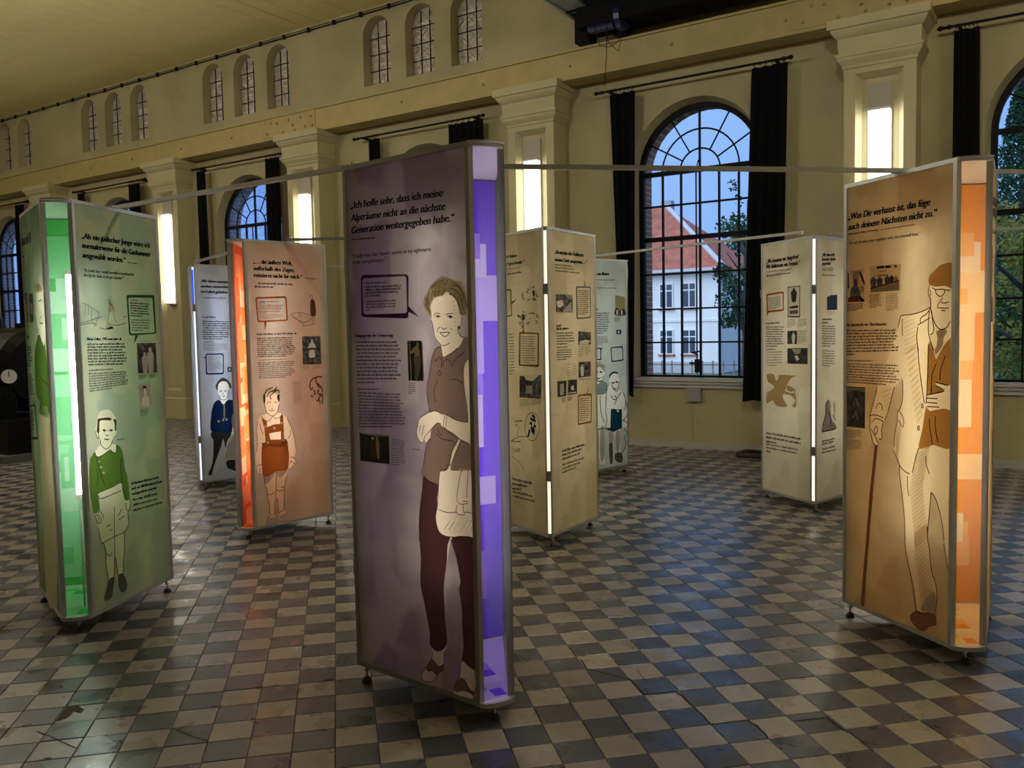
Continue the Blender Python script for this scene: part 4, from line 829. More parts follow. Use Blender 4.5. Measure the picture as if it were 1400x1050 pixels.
for ln_ in (R1([(185,330),(200,380),(225,440),(285,470),(340,430),(365,340)]), R1([(220,318),(245,300),(268,315)]), R1([(305,310),(330,300),(340,310)]), R1([(245,400),(280,410),(310,395)]), R1([(270,380),(290,385)]), R1([(150,475),(190,520),(240,530),(285,480),(320,500),(370,490),(400,445)]), R1([(110,530),(95,650),(105,750),(95,900)]), R1([(460,500),(510,610),(545,720),(570,880)]), R1([(130,560),(150,640),(180,690)]), R1([(470,740),(500,690),(500,640)]), R2_([(95,310),(130,300),(150,290)]), R2_([(95,320),(90,380),(110,410),(130,400),(125,340)]), R2_([(480,210),(520,215),(545,260),(520,310),(490,330)]), R2_([(475,280),(490,250),(495,275)]), R2_([(510,300),(525,270)]), R2_([(175,430),(185,520),(215,600),(215,650),(240,760),(240,860)]), R2_([(318,378),(315,590),(310,670)]), R2_([(312,680),(328,690),(340,800),(345,860)]), R2_([(432,430),(415,560),(410,680),(405,810)]), R2_([(215,640),(260,640),(300,610)]), R2_([(318,585),(360,598),(410,580)]), R2_([(305,700),(300,860)]), R2_([(240,850),(270,880),(300,850)]), R2_([(345,850),(375,830),(405,820)]), R2_([(370,550),(390,560),(410,545)])): f.line(ln_, .0055, RLINE, 3)
f.fill(R2_([(180,430),(245,425),(310,390),(230,505),(190,510)]), MAUV, 1); f.fill(R2_([(325,378),(430,365),(400,420),(345,440)]), MAUV, 1)
f.fill(R2_([(235,880),(205,930),(195,985),(285,985),(298,905),(270,905),(255,905)]), MAUV, 1.5); f.fill(R2_([(348,880),(380,945),(420,945),(445,900),(430,850),(405,860),(375,880)]), MAUV, 1.5)
for x_, y_ in ((200,598), (395,555), (308,615), (232,792), (415,760)): f.fill(R1([(x_-12,y_-12),(x_+12,y_-12),(x_+12,y_+12),(x_-12,y_+12)]), PH_L, 2)
f.build()
q = ZM(335, 335, 9.545); e = p.el('quote_lettering')
for s_, a, c in (('„… die äußere Welt,', (108,240), (614,264)), ('außerhalb des Zuges,', (112,327), (645,353)), ('existierte nicht für mich.“', (116,417), (747,441))): e.text(s_, *q([a, c]), 54/9.545, bold=.002)
e.text('“… the external world, outside the train,', *q([(120,508), (622,524)]), 30/9.545, K_EN, bold=.0008); e.text('did not exist for me.”', *q([(124,555), (387,560)]), 30/9.545, K_EN, bold=.0008); e.words(*q([(785,440),(937,446),(785,440)]), 1, K_TEXT, .008); e.build()
e = bubble(p, q([(132,680),(542,666),(562,990),(164,1010)]), q([(156,702),(526,692),(542,975),(180,987)]), None, cloth('print_rust_bubble', (.42, .12, .02), .45), 3.)
e.words(*q([(170,742),(480,742),(172,760)]), 2, K_GREY, .007, 2, last=.3); e.words(*q([(175,788),(515,792),(178,835)]), 3, RLINE, .007, 3, last=.9); e.words(*q([(180,868),(475,870),(182,890)]), 2, RLINE, .007, 4, last=.3); e.words(*q([(185,915),(520,920),(186,960)]), 3, K_SOFT, .006, 5, last=.5)
q3 = ZM(335, 430, 8.077); e.fill(q3([(208,82),(240,80),(225,180)]), MATS['print_rust_bubble'], 2.4, smooth=False); e.build()
e = p.el('sketch_print'); e.fill(q([(855,730),(880,705),(915,750),(925,915),(870,925),(852,860)]), cloth('print_coat_brown', (.20, .09, .06), .4), 1)
for ln in ([(595,905),(720,880),(880,940),(760,1010),(595,905)], [(620,930),(770,1040)], [(690,890),(740,920),(690,940)], [(840,690),(860,655),(885,665),(880,700)], [(875,930),(885,1040)], [(905,925),(915,1040)], [(760,1010),(765,1060),(900,1030)]): e.line(q(ln), .006, K_SOFT, 2)
DS = K_GREY
for ln in ([(715,800),(730,730),(790,690),(850,690)], [(715,800),(735,830),(750,800)], [(780,700),(800,780),(830,810)], [(800,760),(840,800),(860,860)], [(730,890),(750,910)], [(760,830),(775,870),(760,890)], [(850,870),(820,920),(800,960)], [(790,960),(820,940),(830,985)], [(860,880),(855,985)], [(825,830),(800,860),(850,900)]): e.line(q3(ln), .012, DS, 2)
e.build(); e = p.el('body_text'); e.text('Moshe Nordheim, im April 1945 elf Jahre alt', *q3([(130,227), (570,217)]), 20/8.077, shear=.1, bold=.001)
e.words(*q3([(132,268),(560,260),(140,470)]), 10, K_TEXT, .009, 5, last=.75); e.words(*q3([(145,508),(500,494),(145,508)]), 1, K_GREY, .006, 6); e.words(*q3([(147,540),(560,520),(155,708)]), 9, K_GREY, .008, 7, last=.7); e.words(*q3([(525,752),(630,752),(540,982)]), 14, K_SOFT, .006, 8); e.words(*q3([(640,575),(720,572),(642,605)]), 3, K_SOFT, .005, 9); e.words(*q3([(750,573),(840,570),(752,600)]), 3, K_SOFT, .005, 9); e.build()
photo(p, q3([(630,242),(832,238),(846,548),(640,553)]), PH_G, [(PH_L, [(.48,.12),(.58,.12),(.60,.22),(.48,.22)]), (PH_L, [(.40,.26),(.55,.2),(.68,.28),(.72,.42),(.62,.44),(.66,.6),(.66,.74),(.36,.76),(.34,.6),(.42,.44),(.30,.42)]), (PH_D, [(.36,.42),(.68,.40),(.72,.47),(.34,.49)])])
# ---------------------------------------------------------------- orange column (old man with cane)
O1, O2, O3, O4 = ZM(1180, 350, 8.077), ZM(1180, 470, 7.), ZM(1180, 590, 7.), ZM(1170, 720, 6.564)
man = (O1([(1000,82),(860,95),(790,160),(730,220),(718,280),(735,322),(722,370),(722,430),(745,480),(745,560),(680,600),(560,640),(440,655),(410,680),(385,790)]) + O2([(190,250),(130,420),(120,480),(65,690),(70,750),(60,800),(75,860),(90,940),(112,965),(150,960),(152,912),(180,905),(175,840),(190,740),(212,715),(240,650),(280,480),(298,415),(350,350),(374,330),(377,520),(355,615),(330,650),(325,740),(305,850),(295,990)])
 + O3([(290,180),(350,322),(345,400),(375,620),(395,840),(400,1045)]) + O4([(440,10),(445,200),(510,530),(535,740),(490,790),(488,840),(560,925),(620,937),(657,900),(718,890),(712,780),(728,620),(715,510),(680,400),(660,200),(640,100)]) + O3([(615,1000),(635,760),(648,580),(700,660),(750,850),(775,1045)]) + O4([(790,150),(825,380),(850,380),(850,0)]) + O3([(835,500),(835,100)]) + O2([(840,500),(840,100)]) + O1([(990,900),(1000,500)]))
cane = O3([(110,128),(137,128),(95,560)])+O4([(125,0),(68,745),(38,733),(98,0)])+O3([(62,560)])
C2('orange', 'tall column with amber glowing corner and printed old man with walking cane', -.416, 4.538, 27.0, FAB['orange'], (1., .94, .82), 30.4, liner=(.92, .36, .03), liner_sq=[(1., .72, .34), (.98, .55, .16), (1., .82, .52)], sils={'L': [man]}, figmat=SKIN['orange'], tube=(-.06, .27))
p = COLS['orange'][1]['L']; f = p.el('figure_print')
CAPB = cloth('print_cap_brown', (.56, .33, .10), .4); VEST = cloth('print_vest_ochre', (.68, .40, .12), .4); TIEG = cloth('print_tie_grey', (.55, .45, .32), .4); HATC = cloth('print_hatch_tan', (.66, .53, .34), .4); SHOB = cloth('print_shoe_brown', (.33, .18, .12), .4); CANB = cloth('print_cane_brown', (.38, .20, .12), .4); OLIN = cloth('print_line_sepia', (.18, .10, .04), .2)
f.fill(O1([(1000,85),(860,95),(790,160),(730,220),(718,280),(740,320),(800,340),(900,330),(1000,350)]), CAPB, 1)
f.fill(O2([(628,-30),(655,0),(695,150),(780,0),(835,-60),(835,400),(690,368),(695,400),(768,440),(755,460),(612,490),(618,250)]), VEST, 1, smooth=False); f.fill(O2([(600,600),(640,645),(835,640),(835,985),(720,985),(660,970),(530,1005),(565,820)]), VEST, 1)
f.fill(O1([(800,830),(850,815),(900,805),(928,830),(880,910),(885,960),(870,1000)])+O2([(690,110),(680,60),(700,20)])+O1([(820,910)]), TIEG, 1, smooth=False)
f.fill(O4([(540,755),(490,790),(488,840),(560,925),(620,937),(657,900),(718,890),(722,850),(705,780),(600,778)]), SHOB, 1); f.fill(cane, CANB, 1, smooth=False)
for k in range(13):
    y_ = 40+k*55; f.line(O2([(410+k*8, y_+55), (505+k*5, y_-25)]), .008, HATC, 1)
for k in range(9): f.line(O1([(440+k*2, 700+k*48), (560+k*6, 640+k*46)]), .006, HATC, 1)
for k in range(24):
    t_ = k/23; x_ = 560-130*t_ if t_ < .35 else 500+ (t_-.35)*75; y_ = 170+t_*860; wd = 75 if t_ < .35 else 62
    f.line(O3([(x_-wd*.9, y_+70), (x_+wd, y_-30)]), .0085, HATC, 1)
for k in range(19):
    t_ = k/18; f.line(O4([(530+55*t_-10, 40+t_*640+45), (640+60*t_, t_*640-20)]), .0085, HATC, 1)
f.fill(O4([(580,745),(600,690),(690,590),(712,640),(700,770),(640,775)]), TIEG, 1)
for k in range(6): f.line(O2([(170+k*12, 470+k*45), (270-k*4, 430+k*40)]), .010, HATC, 1)
for k in range(7): f.line(O2([(310, 840+k*42), (370-k*5, 770+k*42)]), .008, HATC, 1)
for ln_ in (O1([(735,322),(722,370),(722,430),(745,480),(748,600),(790,740),(850,810),(920,790),(965,720)]), O1([(745,560),(680,600),(560,640),(440,655),(410,680),(385,790)]), O1([(745,570),(700,640),(640,680),(630,730),(650,735),(740,680)]), O1([(650,735),(600,765)]), O1([(605,780),(592,900),(610,1045)]), O1([(735,580),(722,700),(725,870),(780,1045)]), O1([(755,600),(765,700),(780,790)]), O1([(800,370),(850,368),(895,370),(900,400),(870,440),(830,440),(800,400),(800,370)]), O1([(905,375),(950,380),(965,370)]), O1([(760,350),(800,372)]), O1([(855,510),(900,520),(945,505)]), O1([(830,570),(880,575),(945,575)]), O1([(860,600),(910,605)]), O1([(880,460),(830,530),(820,580)]), O1([(735,370),(745,400),(738,440)]), O1([(432,690),(430,800),(435,880)]), O1([(740,870),(770,850),(780,790)]), O2([(520,0),(535,200),(560,400),(585,570)]), O2([(625,0),(618,250),(608,490),(600,570)]), O2([(377,350),(377,520),(355,615),(330,650),(325,740),(305,850),(295,990)]), O2([(340,640),(385,710),(380,800),(340,730)]), O2([(560,580),(570,575),(575,610),(560,610),(560,580)]), O2([(522,790),(535,790),(535,825),(522,820),(522,790)]), O2([(610,520),(710,525)]), O2([(605,560),(710,570)]), O2([(615,600),(730,608)]), O2([(690,368),(815,400)]), O2([(695,400),(768,440),(755,460),(612,490)]), O2([(700,190),(660,300),(650,480)]), O2([(790,110),(740,250),(735,350)]), O2([(630,720),(640,830),(665,970)]), O2([(690,690),(690,800),(715,940)]), O2([(130,420),(120,480),(65,690),(70,750)]), O2([(298,415),(280,480),(240,650),(205,725)]), O2([(65,690),(120,680),(190,710)]), O2([(90,750),(120,715),(190,740)]), O2([(70,750),(60,800),(75,860),(90,940),(112,965)]), O2([(190,740),(175,840),(180,905),(152,912)]), O2([(115,800),(130,790),(140,820),(120,870),(105,840),(115,800)]), O2([(75,810),(110,880),(150,960)]), O2([(120,620),(150,570),(180,590),(180,640)]), O3([(290,180),(350,322),(400,380),(445,405)]), O3([(530,160),(500,260),(470,395)]), O3([(350,322),(345,400),(375,620),(395,840),(400,1045)]), O3([(425,425),(425,550),(440,620)]), O3([(600,235),(605,320),(635,410)]), O4([(440,10),(445,200),(510,530),(535,740)]), O4([(640,0),(645,120),(660,200),(680,400),(715,510),(728,620),(712,780)]), O3([(650,580),(635,760),(615,1000)]), O3([(650,580),(700,660),(750,850),(775,1045)]), O4([(790,150),(825,380)]), O4([(535,740),(560,765),(620,778),(660,775)])): f.line(ln_, .0055, OLIN, 3)
f.build()
q = ZM(1150, 260, 9.333); e = p.el('quote_lettering')
for s_, a, c in (('„Was Dir verhasst ist, das füge', (88,380), (1133,190)), ('auch deinem Nächsten nicht zu.“', (90,512), (1222,325))): e.text(s_, *q([a, c]), 80/9.333, bold=.0018)
e.text('“Do not do unto your neighbor what you yourself hate.”', *q([(90,698), (1010,572)]), 38/9.333, K_EN, bold=.0006); e.words(*q([(92,572),(485,512),(92,572)]), 1, K_TEXT, .008, 3); e.words(*q([(505,512),(957,442),(505,512)]), 1, OLIN, .006, 4); e.build()
q = ZM(1150, 350, 10.5); e = p.el('body_text'); e.text('Ein Sprachrohr der Überlebenden', *q([(85,1008), (645,998)]), 42/10.5, shear=.05, bold=.001)
e.words(*q([(88,702),(325,690),(88,790)]), 5, K_GREY, .005, 4); e.words(*q([(402,565),(580,552),(404,750)]), 9, OLIN, .005, 5); e.words(*q([(640,550),(830,545),(642,785)]), 11, OLIN, .004, 6)
q = ZM(1150, 430, 5.526); e.words(*q([(42,128),(435,124),(42,308)]), 9, K_TEXT, .0085, 7, br=q([(465,296)])[0], last=.16); e.words(*q([(40,352),(245,355),(40,352)]), 1, K_GREY, .006, 8); e.words(*q([(42,378),(460,393),(42,514)]), 8, K_GREY, .0075, 9, br=q([(450,540)])[0], last=.75); e.words(*q([(38,875),(160,882),(38,928)]), 5, K_GREY, .0045, 10); e.words(*q([(38,945),(160,962),(38,1012)]), 6, K_GREY, .004, 11); e.build()
q = ZM(1150, 350, 10.5); REDW = cloth('photo_red_wood', (.22, .055, .03), .4); NAVY = cloth('photo_navy', (.02, .025, .05), .3); PHW = cloth('photo_cream', (.86, .66, .40), .5); PHT = cloth('photo_tan', (.42, .33, .20), .45)
star = lambda cx_, cy_, r_, s_: [(cx_+r_*math.sin(k*2*math.pi/3+s_), cy_-r_*1.05*math.cos(k*2*math.pi/3+s_)) for k in range(3)]
photo(p, q([(92,210),(345,180),(340,655),(92,662)]), PHW, [(NAVY, [(.0,.08),(.06,.08),(.08,.55),(.0,.6)]), (PHT, [(.28,.06),(.62,.04),(.6,.5),(.3,.5)]), (NAVY, [(.62,.08),(.72,.06),(.98,.40),(.98,.55)]), (REDW, [(.36,.3),(.52,.3),(.55,.55),(.38,.55)]), (PH_D, [(.12,.92),(.18,.58),(.36,.5),(.6,.52),(.75,.72),(.7,.92)]), (REDW, [(.02,.86),(.7,.80),(.66,1.),(.02,1.)]), (NAVY, [(.66,.78),(.98,.95),(.98,1.),(.7,1.)])])
e = p.el('flag_star')
for s_ in (0, math.pi):
    t3 = [(92+(345-92)*u, 195+(660-195)*v) for u, v in star(.83, .60, .10, s_)]; t3 = [q([a])[0] for a in t3]; e.line(t3+[t3[0]], .0035, NAVY, 4.5, smooth=False)
e.build()
photo(p, q([(408,150),(850,105),(840,495),(408,525)]), PHW, [(NAVY, [(.22,.02),(.48,.02),(.48,.12),(.22,.12)]), (NAVY, [(.5,.03),(.68,.03),(.68,.13),(.5,.13)]), (NAVY, [(.80,.05),(.88,.05),(.88,.13),(.80,.13)]), (PHT, [(.28,.2),(.56,.2),(.56,.25),(.28,.25)]), (REDW, [(.25,.36),(.6,.36),(.6,.40),(.25,.40)]), (PH_D, person(.12, .42, .82, .2)), (PH_D, person(.33, .44, .80, .2)), (PH_D, person(.58, .42, .72, .18)), (PH_D, person(.72, .42, .70, .16)), (PHT, person(.87, .46, .66, .12)), (PHT, [(.03,.86),(.98,.64),(.98,1.),(.03,1.)]), (REDW, [(.02,.82),(.98,.60),(.98,.65),(.02,.88)])])
q = ZM(1150, 430, 5.526); photo(p, q([(40,542),(180,550),(178,862),(40,845)]), PH_D, [(PHT, [(.02,.02),(.98,.02),(.98,.12),(.5,.09),(.02,.15)]), (PHT, [(.46,.3),(.52,.28),(.68,.47),(.6,.47)]), (PHT, [(.28,.78),(.5,.6),(.58,.6),(.4,.78)]), (PHT, [(.45,.58),(.52,.58),(.66,.8),(.58,.82)]), (PHT, [(.38,.35),(.42,.35),(.42,.45),(.38,.45)])])
p = COLS['orange'][1]['R']; e = p.el('body_text'); q = ZM(1340, 220, 3.28)
e.words(*q([(50,195),(82,210),(50,195)]), 1, K_GREY, .05, 2); e.words(*q([(50,240),(95,278),(50,240)]), 1, K_GREY, .05, 3); e.words(*q([(50,320),(82,335),(50,320)]), 1, K_GREY, .02, 3); e.words(*q([(48,390),(60,390),(48,560)]), 12, K_GREY, .012, 4); e.words(*q([(60,745),(88,740),(60,840)]), 8, K_GREY, .014, 5); e.words(*q([(55,860),(82,850),(58,960)]), 9, K_GREY, .010, 6); e.build()
photo(p, q([(65,470),(92,440),(92,575),(65,590)]), PH_G); photo(p, q([(45,610),(58,605),(58,720),(45,725)]), PH_D)
e = bubble(p, ZM(1340, 480, 5.83)([(100,630),(135,598),(128,870),(93,905)]), ZM(1340, 480, 5.83)([(103,640),(132,615),(126,845),(97,880)]), None, cloth('print_bubble_umber', (.30, .13, .04), .4), 1.5); e.build()
# ---------------------------------------------------------------- beige column (village history)
Mx_, My_, s_d = corner_to_mouth((-3.285, 5.47), -23.5)
C2('beige', 'beige column with map drawing and narrow lit edge, beside the violet column', Mx_, My_, s_d, FAB['beige'], (1., .90, .68), 17., frame=M_ALU, tube=(.05, .42), edge_tube=1.15)
p = COLS['beige'][1]['B']; e = p.el('quote_lettering'); q = ZM(690, 330, 7.5)
e.text('re haben', *q([(18,172), (122,160)]), 34/7.5, bold=.002); e.text('rf geschenkt.“', *q([(18,247), (202,224)]), 34/7.5, bold=.002); e.words(*q([(20,290),(185,268),(20,290)]), 1, K_GREY, .006, 2); e.words(*q([(25,345),(175,322),(25,345)]), 1, K_GREY, .012, 3); e.build()
OCHR = cloth('print_ochre_bubble', (.36, .20, .05), .45); OLIV = cloth('print_olive', (.12, .11, .04), .4); NAVB = cloth('print_navy', (.02, .03, .12), .4); SLAT = cloth('print_slate', (.16, .19, .20), .4)
bubble(p, q([(5,490),(65,488),(75,768),(5,775)]), q([(5,508),(55,505),(66,755),(5,765)]), q([(68,620),(122,592),(75,645)]), OLIV, 2.).build()
q = ZM(690, 450, 3.75); e = bubble(p, q([(73,14),(176,18),(175,196),(71,186)]), q([(80,24),(168,26),(167,182),(80,180)]), q([(88,16),(98,-18),(100,16)]), OCHR, 2.); e.words(*q([(85,40),(160,42),(85,172)]), 12, K_GREY, .006, 4); e.build()
e = p.el('body_text'); e.words(*q([(18,30),(48,28),(24,232)]), 14, K_GREY, .008, 5); e.words(*q([(75,365),(130,362),(76,395)]), 6, K_SOFT, .004, 6); e.words(*q([(135,362),(188,360),(136,390)]), 6, K_SOFT, .004, 7); e.words(*q([(38,772),(145,798),(38,822)]), 3, K_TEXT, .016, 8, br=q([(90,826)])[0], last=.9); e.words(*q([(40,836),(155,866),(40,858)]), 2, K_GREY, .014, 9, last=1.); e.text('Tröbitz', *q([(38,634), (80,628)]), 24/3.75, shear=.0); e.words(*q([(52,476),(98,474),(52,476)]), 1, K_TEXT, .012, 2); e.words(*q([(48,580),(88,578),(48,580)]), 1, K_TEXT, .010, 2); e.build()
photo(p, q([(75,240),(188,235),(185,358),(75,350)]), PH_G, [(PH_D, [(.0,.2),(.2,.05),(.5,.3),(.5,.75),(.0,.7)]), (PH_L, [(.2,.0),(.9,.0),(.6,.25),(.3,.2)]), (PH_M, [(.3,.45),(.6,.45),(.6,.8),(.3,.8)])])
e = p.el('map_drawing'); cxm, cym = 140, 500
e.line(q([(cxm+37*math.cos(a), cym+72*math.sin(a)) for a in [k*math.pi/10 for k in range(21)]]), .005, K_GREY, 2)
for a, b_ in (((140,440),(155,455)), ((132,455),(146,470)), ((128,478),(140,490)), ((146,460),(158,475)), ((150,490),(158,505)), ((135,500),(142,530)), ((145,500),(150,535)), ((120,552),(127,515)), ((150,512),(146,540))): e.line(q([a, b_]), .022, NAVB, 2)
for ln in ([(30,575),(70,552),(110,550),(120,555)], [(62,548),(68,520),(75,500)], [(35,650),(80,690),(98,720)], [(55,490),(64,492),(60,500),(55,490)], [(38,570),(46,572),(42,580),(38,570)]): e.line(q(ln), .005, K_GREY, 2)
e.build()
e = p.el('sketch_print'); q = ZM(690, 330, 7.5); rr_ = random.Random(3)
for k in range(34):
    x_ = rr_.uniform(140, 330); y_ = rr_.choice([rr_.uniform(470, 610), rr_.uniform(720, 880)]); e.line(q([(x_, y_), (x_+rr_.uniform(-25, 25), y_+rr_.uniform(-30, 30)), (x_+rr_.uniform(-20, 30), y_+rr_.uniform(-40, 40))]), .008, K_SOFT, 2)
e.fill(q([(285,510),(305,505),(305,560),(290,560)]), K_GREY, 2); e.fill(q([(178,750),(200,750),(205,800),(180,800)]), K_GREY, 2); e.build()
p = COLS['beige'][1]['L']; e = p.el('quote_lettering'); q = ZM(750, 330, 7.5)
e.text('„Ich möchte den Tröbitzern', *q([(66,125), (358,158)]), 40/7.5, bold=.002); e.text('meinen Dank aussprechen …“', *q([(66,202), (392,234)]), 38/7.5, bold=.002)
for k, (a, c) in enumerate((((70,243),(272,262)), ((70,272),(270,290)), ((72,305),(355,335)))): e.words(*q([a, c, a]), 1, K_GREY, .008, k)
e.build()
photo(p, q([(75,540),(248,548),(248,728),(78,725)]), PH_G, [(PHW, [(.55,.0),(.99,.0),(.97,.2),(.75,.25)]), (PH_L, [(.05,.4),(.4,.32),(.45,.6),(.25,.75),(.1,.7)]), (PH_M, [(.7,.6),(.9,.4),(.98,.98),(.4,.98)])])
e = bubble(p, q([(282,460),(432,462),(434,786),(288,798)]), q([(294,476),(425,476),(428,774),(300,782)]), q([(370,462),(362,385),(382,462)]), SLAT, 2.); e.words(*q([(300,508),(415,512),(302,748)]), 13, K_GREY, .0065, 4); e.build()
e = p.el('body_text'); e.words(*q([(80,878),(150,870),(80,878)]), 1, K_TEXT, .016, 2); e.words(*q([(82,908),(215,902),(82,908)]), 1, K_TEXT, .016, 3); q = ZM(750, 440, 4.773); e.words(*q([(52,78),(170,75),(54,148)]), 5, K_GREY, .009, 4); e.words(*q([(54,172),(132,166),(54,172)]), 1, K_GREY, .008, 5); e.words(*q([(55,190),(162,184),(56,250)]), 5, K_GREY, .008, 6)
for a, c, b_ in (((120,282),(145,280),(122,355)), ((155,280),(185,278),(156,340)), ((195,165),(230,162),(196,225)), ((240,165),(276,162),(240,210)), ((197,378),(275,374),(197,378)), ((85,500),(115,497),(86,530)), ((127,495),(160,490),(127,515))): e.words(*q([a, c, b_]), 5, K_SOFT, .005, 7)
for k in range(3): e.words(*q([(90,850+k*27),(242-k*14,805+k*27),(90,850+k*27)]), 1, K_TEXT, .015, 8+k)
for k in range(3): e.words(*q([(92,938+k*26),(243-k*30,888+k*32),(92,938+k*26)]), 1, K_GREY, .012, 12+k)
e.build()
photo(p, q([(195,62),(277,68),(277,148),(195,150)]), PH_G, [(PH_L, [(.1,.75),(.6,.6),(.95,.7),(.8,.98),(.1,.98)])]); photo(p, q([(197,262),(277,258),(277,355),(197,365)]), PH_G, [(PH_L, person(.3,.2,.9,.3))]); photo(p, q([(58,388),(118,382),(118,482),(60,492)]), PH_D, [(PH_M, [(.3,.2),(.7,.2),(.7,.9),(.3,.9)])]); photo(p, q([(127,380),(187,375),(187,470),(127,478)]), PH_D, [(PH_L, [(.3,.5),(.6,.35),(.7,.7),(.4,.7)]), (PH_L, [(.05,.85),(.9,.85),(.9,.9),(.05,.92)])])
e = bubble(p, q([(191,474),(283,466),(281,660),(191,674)]), q([(197,486),(276,482),(275,646),(198,662)]), q([(248,470),(264,420),(255,470)]), OCHR, 2.); e.words(*q([(200,505),(270,500),(200,645)]), 11, K_GREY, .0065, 4); e.build()
# ---------------------------------------------------------------- pale blue column (children)
K = ZM(805, 480, 6.57); e5 = (math.cos(math.radians(137.8)), math.sin(math.radians(137.8)))
kid = K([(245,185),(200,190),(180,240),(190,300),(180,320),(160,340),(152,540),(165,600),(150,680),(155,700),(180,725),(185,840),(180,950),(190,1000),(215,1010),(225,900),(228,740),(240,800),(245,920),(235,980),(255,1005),(300,1000),(315,920),(290,900),(285,730),(300,690),(345,670),(360,560),(355,430),(330,420),(310,370),(270,340),(275,250),(265,210)])
girl = K([(45,90),(90,82),(130,100),(150,160),(145,210),(120,230),(125,265),(165,290),(170,350),(150,420),(165,520),(170,650),(140,690),(145,800),(140,960),(150,1010),(100,1020),(95,960),(45,1030),(30,600),(30,200)])
C2('pale', 'pale blue column with printed children, standing far back near the wall', -4.245+e5[0]*.08, 8.80+e5[1]*.08, 137.8, FAB['pale'], (.95, 1., 1.), 12.0, sils={'L': [kid, girl]}, figmat=SKIN['pale'], tube=(.0, .40))
p = COLS['pale'][1]['L']; f = p.el('figure_print'); TEAL = cloth('print_teal', (.012, .075, .13), .4); GREYB = cloth('print_blue_grey', (.36, .43, .44), .5); WASH = cloth('print_wash_grey', (.60, .58, .52), .5)
f.fill(K([(200,510),(250,525),(297,520),(300,690),(225,725),(150,705),(195,688)]), TEAL, 1, smooth=False); f.fill(K([(48,290),(80,300),(120,270),(165,290),(168,350),(130,390),(48,380)]), GREYB, 1)
f.fill(K([(183,255),(185,215),(210,188),(250,185),(265,205),(225,200),(195,225)]), TEAL, 1.5); f.fill(K([(60,150),(75,100),(110,90),(148,140),(148,190),(125,170),(100,140),(70,155)]), WASH, 1)
f.fill(K([(180,730),(222,735),(215,840),(190,840)]), WASH, 1); f.fill(K([(245,730),(282,735),(275,880),(250,900)]), WASH, 1); f.fill(K([(48,720),(90,720),(85,960),(48,960)]), WASH, 1); f.fill(K([(105,700),(140,700),(138,960),(105,960)]), WASH, 1); f.fill(K([(182,840),(215,840),(215,1000),(190,1000)]), SHOE, 1.2); f.fill(K([(240,920),(300,915),(300,1000),(240,985)]), SHOE, 1.2)
for ln in ([(205,280),(215,330),(250,360),(265,330),(272,270)], [(215,290),(230,280)], [(245,280),(258,275)], [(225,330),(240,340),(250,330)], [(160,340),(152,540),(165,600),(150,680)], [(200,400),(235,440),(290,370)], [(230,480),(250,430),(230,400)], [(310,370),(330,440),(325,530)], [(60,190),(70,185)], [(100,190),(115,185)], [(75,240),(90,250),(105,240)], [(60,160),(62,210),(85,270),(125,265)], [(30,720),(100,700),(180,690)], [(100,400),(110,550),(140,640)], [(330,440),(350,560),(300,630)], [(310,620),(340,640),(355,660)], [(320,700),(345,740),(320,780),(335,830),(305,910)]): f.line(K(ln), .010, K_GREY, 3)
for x_, y_ in ((208,512), (262,538)): f.fill(K([(x_-8,y_-8),(x_+8,y_-8),(x_+8,y_+8),(x_-8,y_+8)]), PH_L, 2)
for x_, y_ in ((72,190), (110,188), (222,285), (252,278)): f.fill(K([(x_-9,y_-6),(x_+9,y_-6),(x_+9,y_+6),(x_-9,y_+6)]), DARKH, 3)
f.build(); q = ZM(810, 350, 7.); e = p.el('quote_lettering'); e.text('rt ein Baum', *q([(18,186), (156,182)]), 28/7., bold=.003); e.words(*q([(25,232),(245,235),(25,232)]), 1, K_GREY, .008, 2); e.words(*q([(25,308),(235,311),(25,308)]), 1, K_GREY, .007, 3); e.build()
e = p.el('body_text'); e.words(*q([(20,518),(65,518),(20,518)]), 1, K_TEXT, .014, 2); e.words(*q([(20,552),(168,550),(20,742)]), 10, K_GREY, .011, 3); e.words(*q([(20,778),(155,778),(20,845)]), 6, K_SOFT, .008, 4); e.words(*q([(210,588),(280,588),(210,628)]), 5, K_SOFT, .006, 5); e.build()
photo(p, q([(220,375),(312,390),(315,568),(215,565)]), cloth('photo_yellow', (.52, .47, .24), .5), [(PH_D, [(.02,.7),(.3,.65),(.5,.75),(.8,.65),(.98,.72),(.98,1),(.02,1)]), (PH_L, [(.15,.75),(.3,.72),(.3,.98),(.15,.98)]), (PH_L, [(.6,.75),(.72,.73),(.75,.98),(.6,.98)])]); photo(p, q([(230,708),(277,705),(277,748),(232,750)]), NAVB, [(PH_L, [(.3,.2),(.7,.3),(.6,.8),(.25,.7)])])
bubble(p, q([(174,874),(291,862),(298,1002),(182,1016)]), q([(182,882),(284,876),(290,990),(190,1004)]), None, NAVB, 2.).build(); bubble(p, q([(8,880),(84,878),(86,995),(8,1000)]), q([(8,890),(76,888),(78,985),(8,990)]), q([(80,890),(104,865),(84,905)]), NAVB, 2.).build()
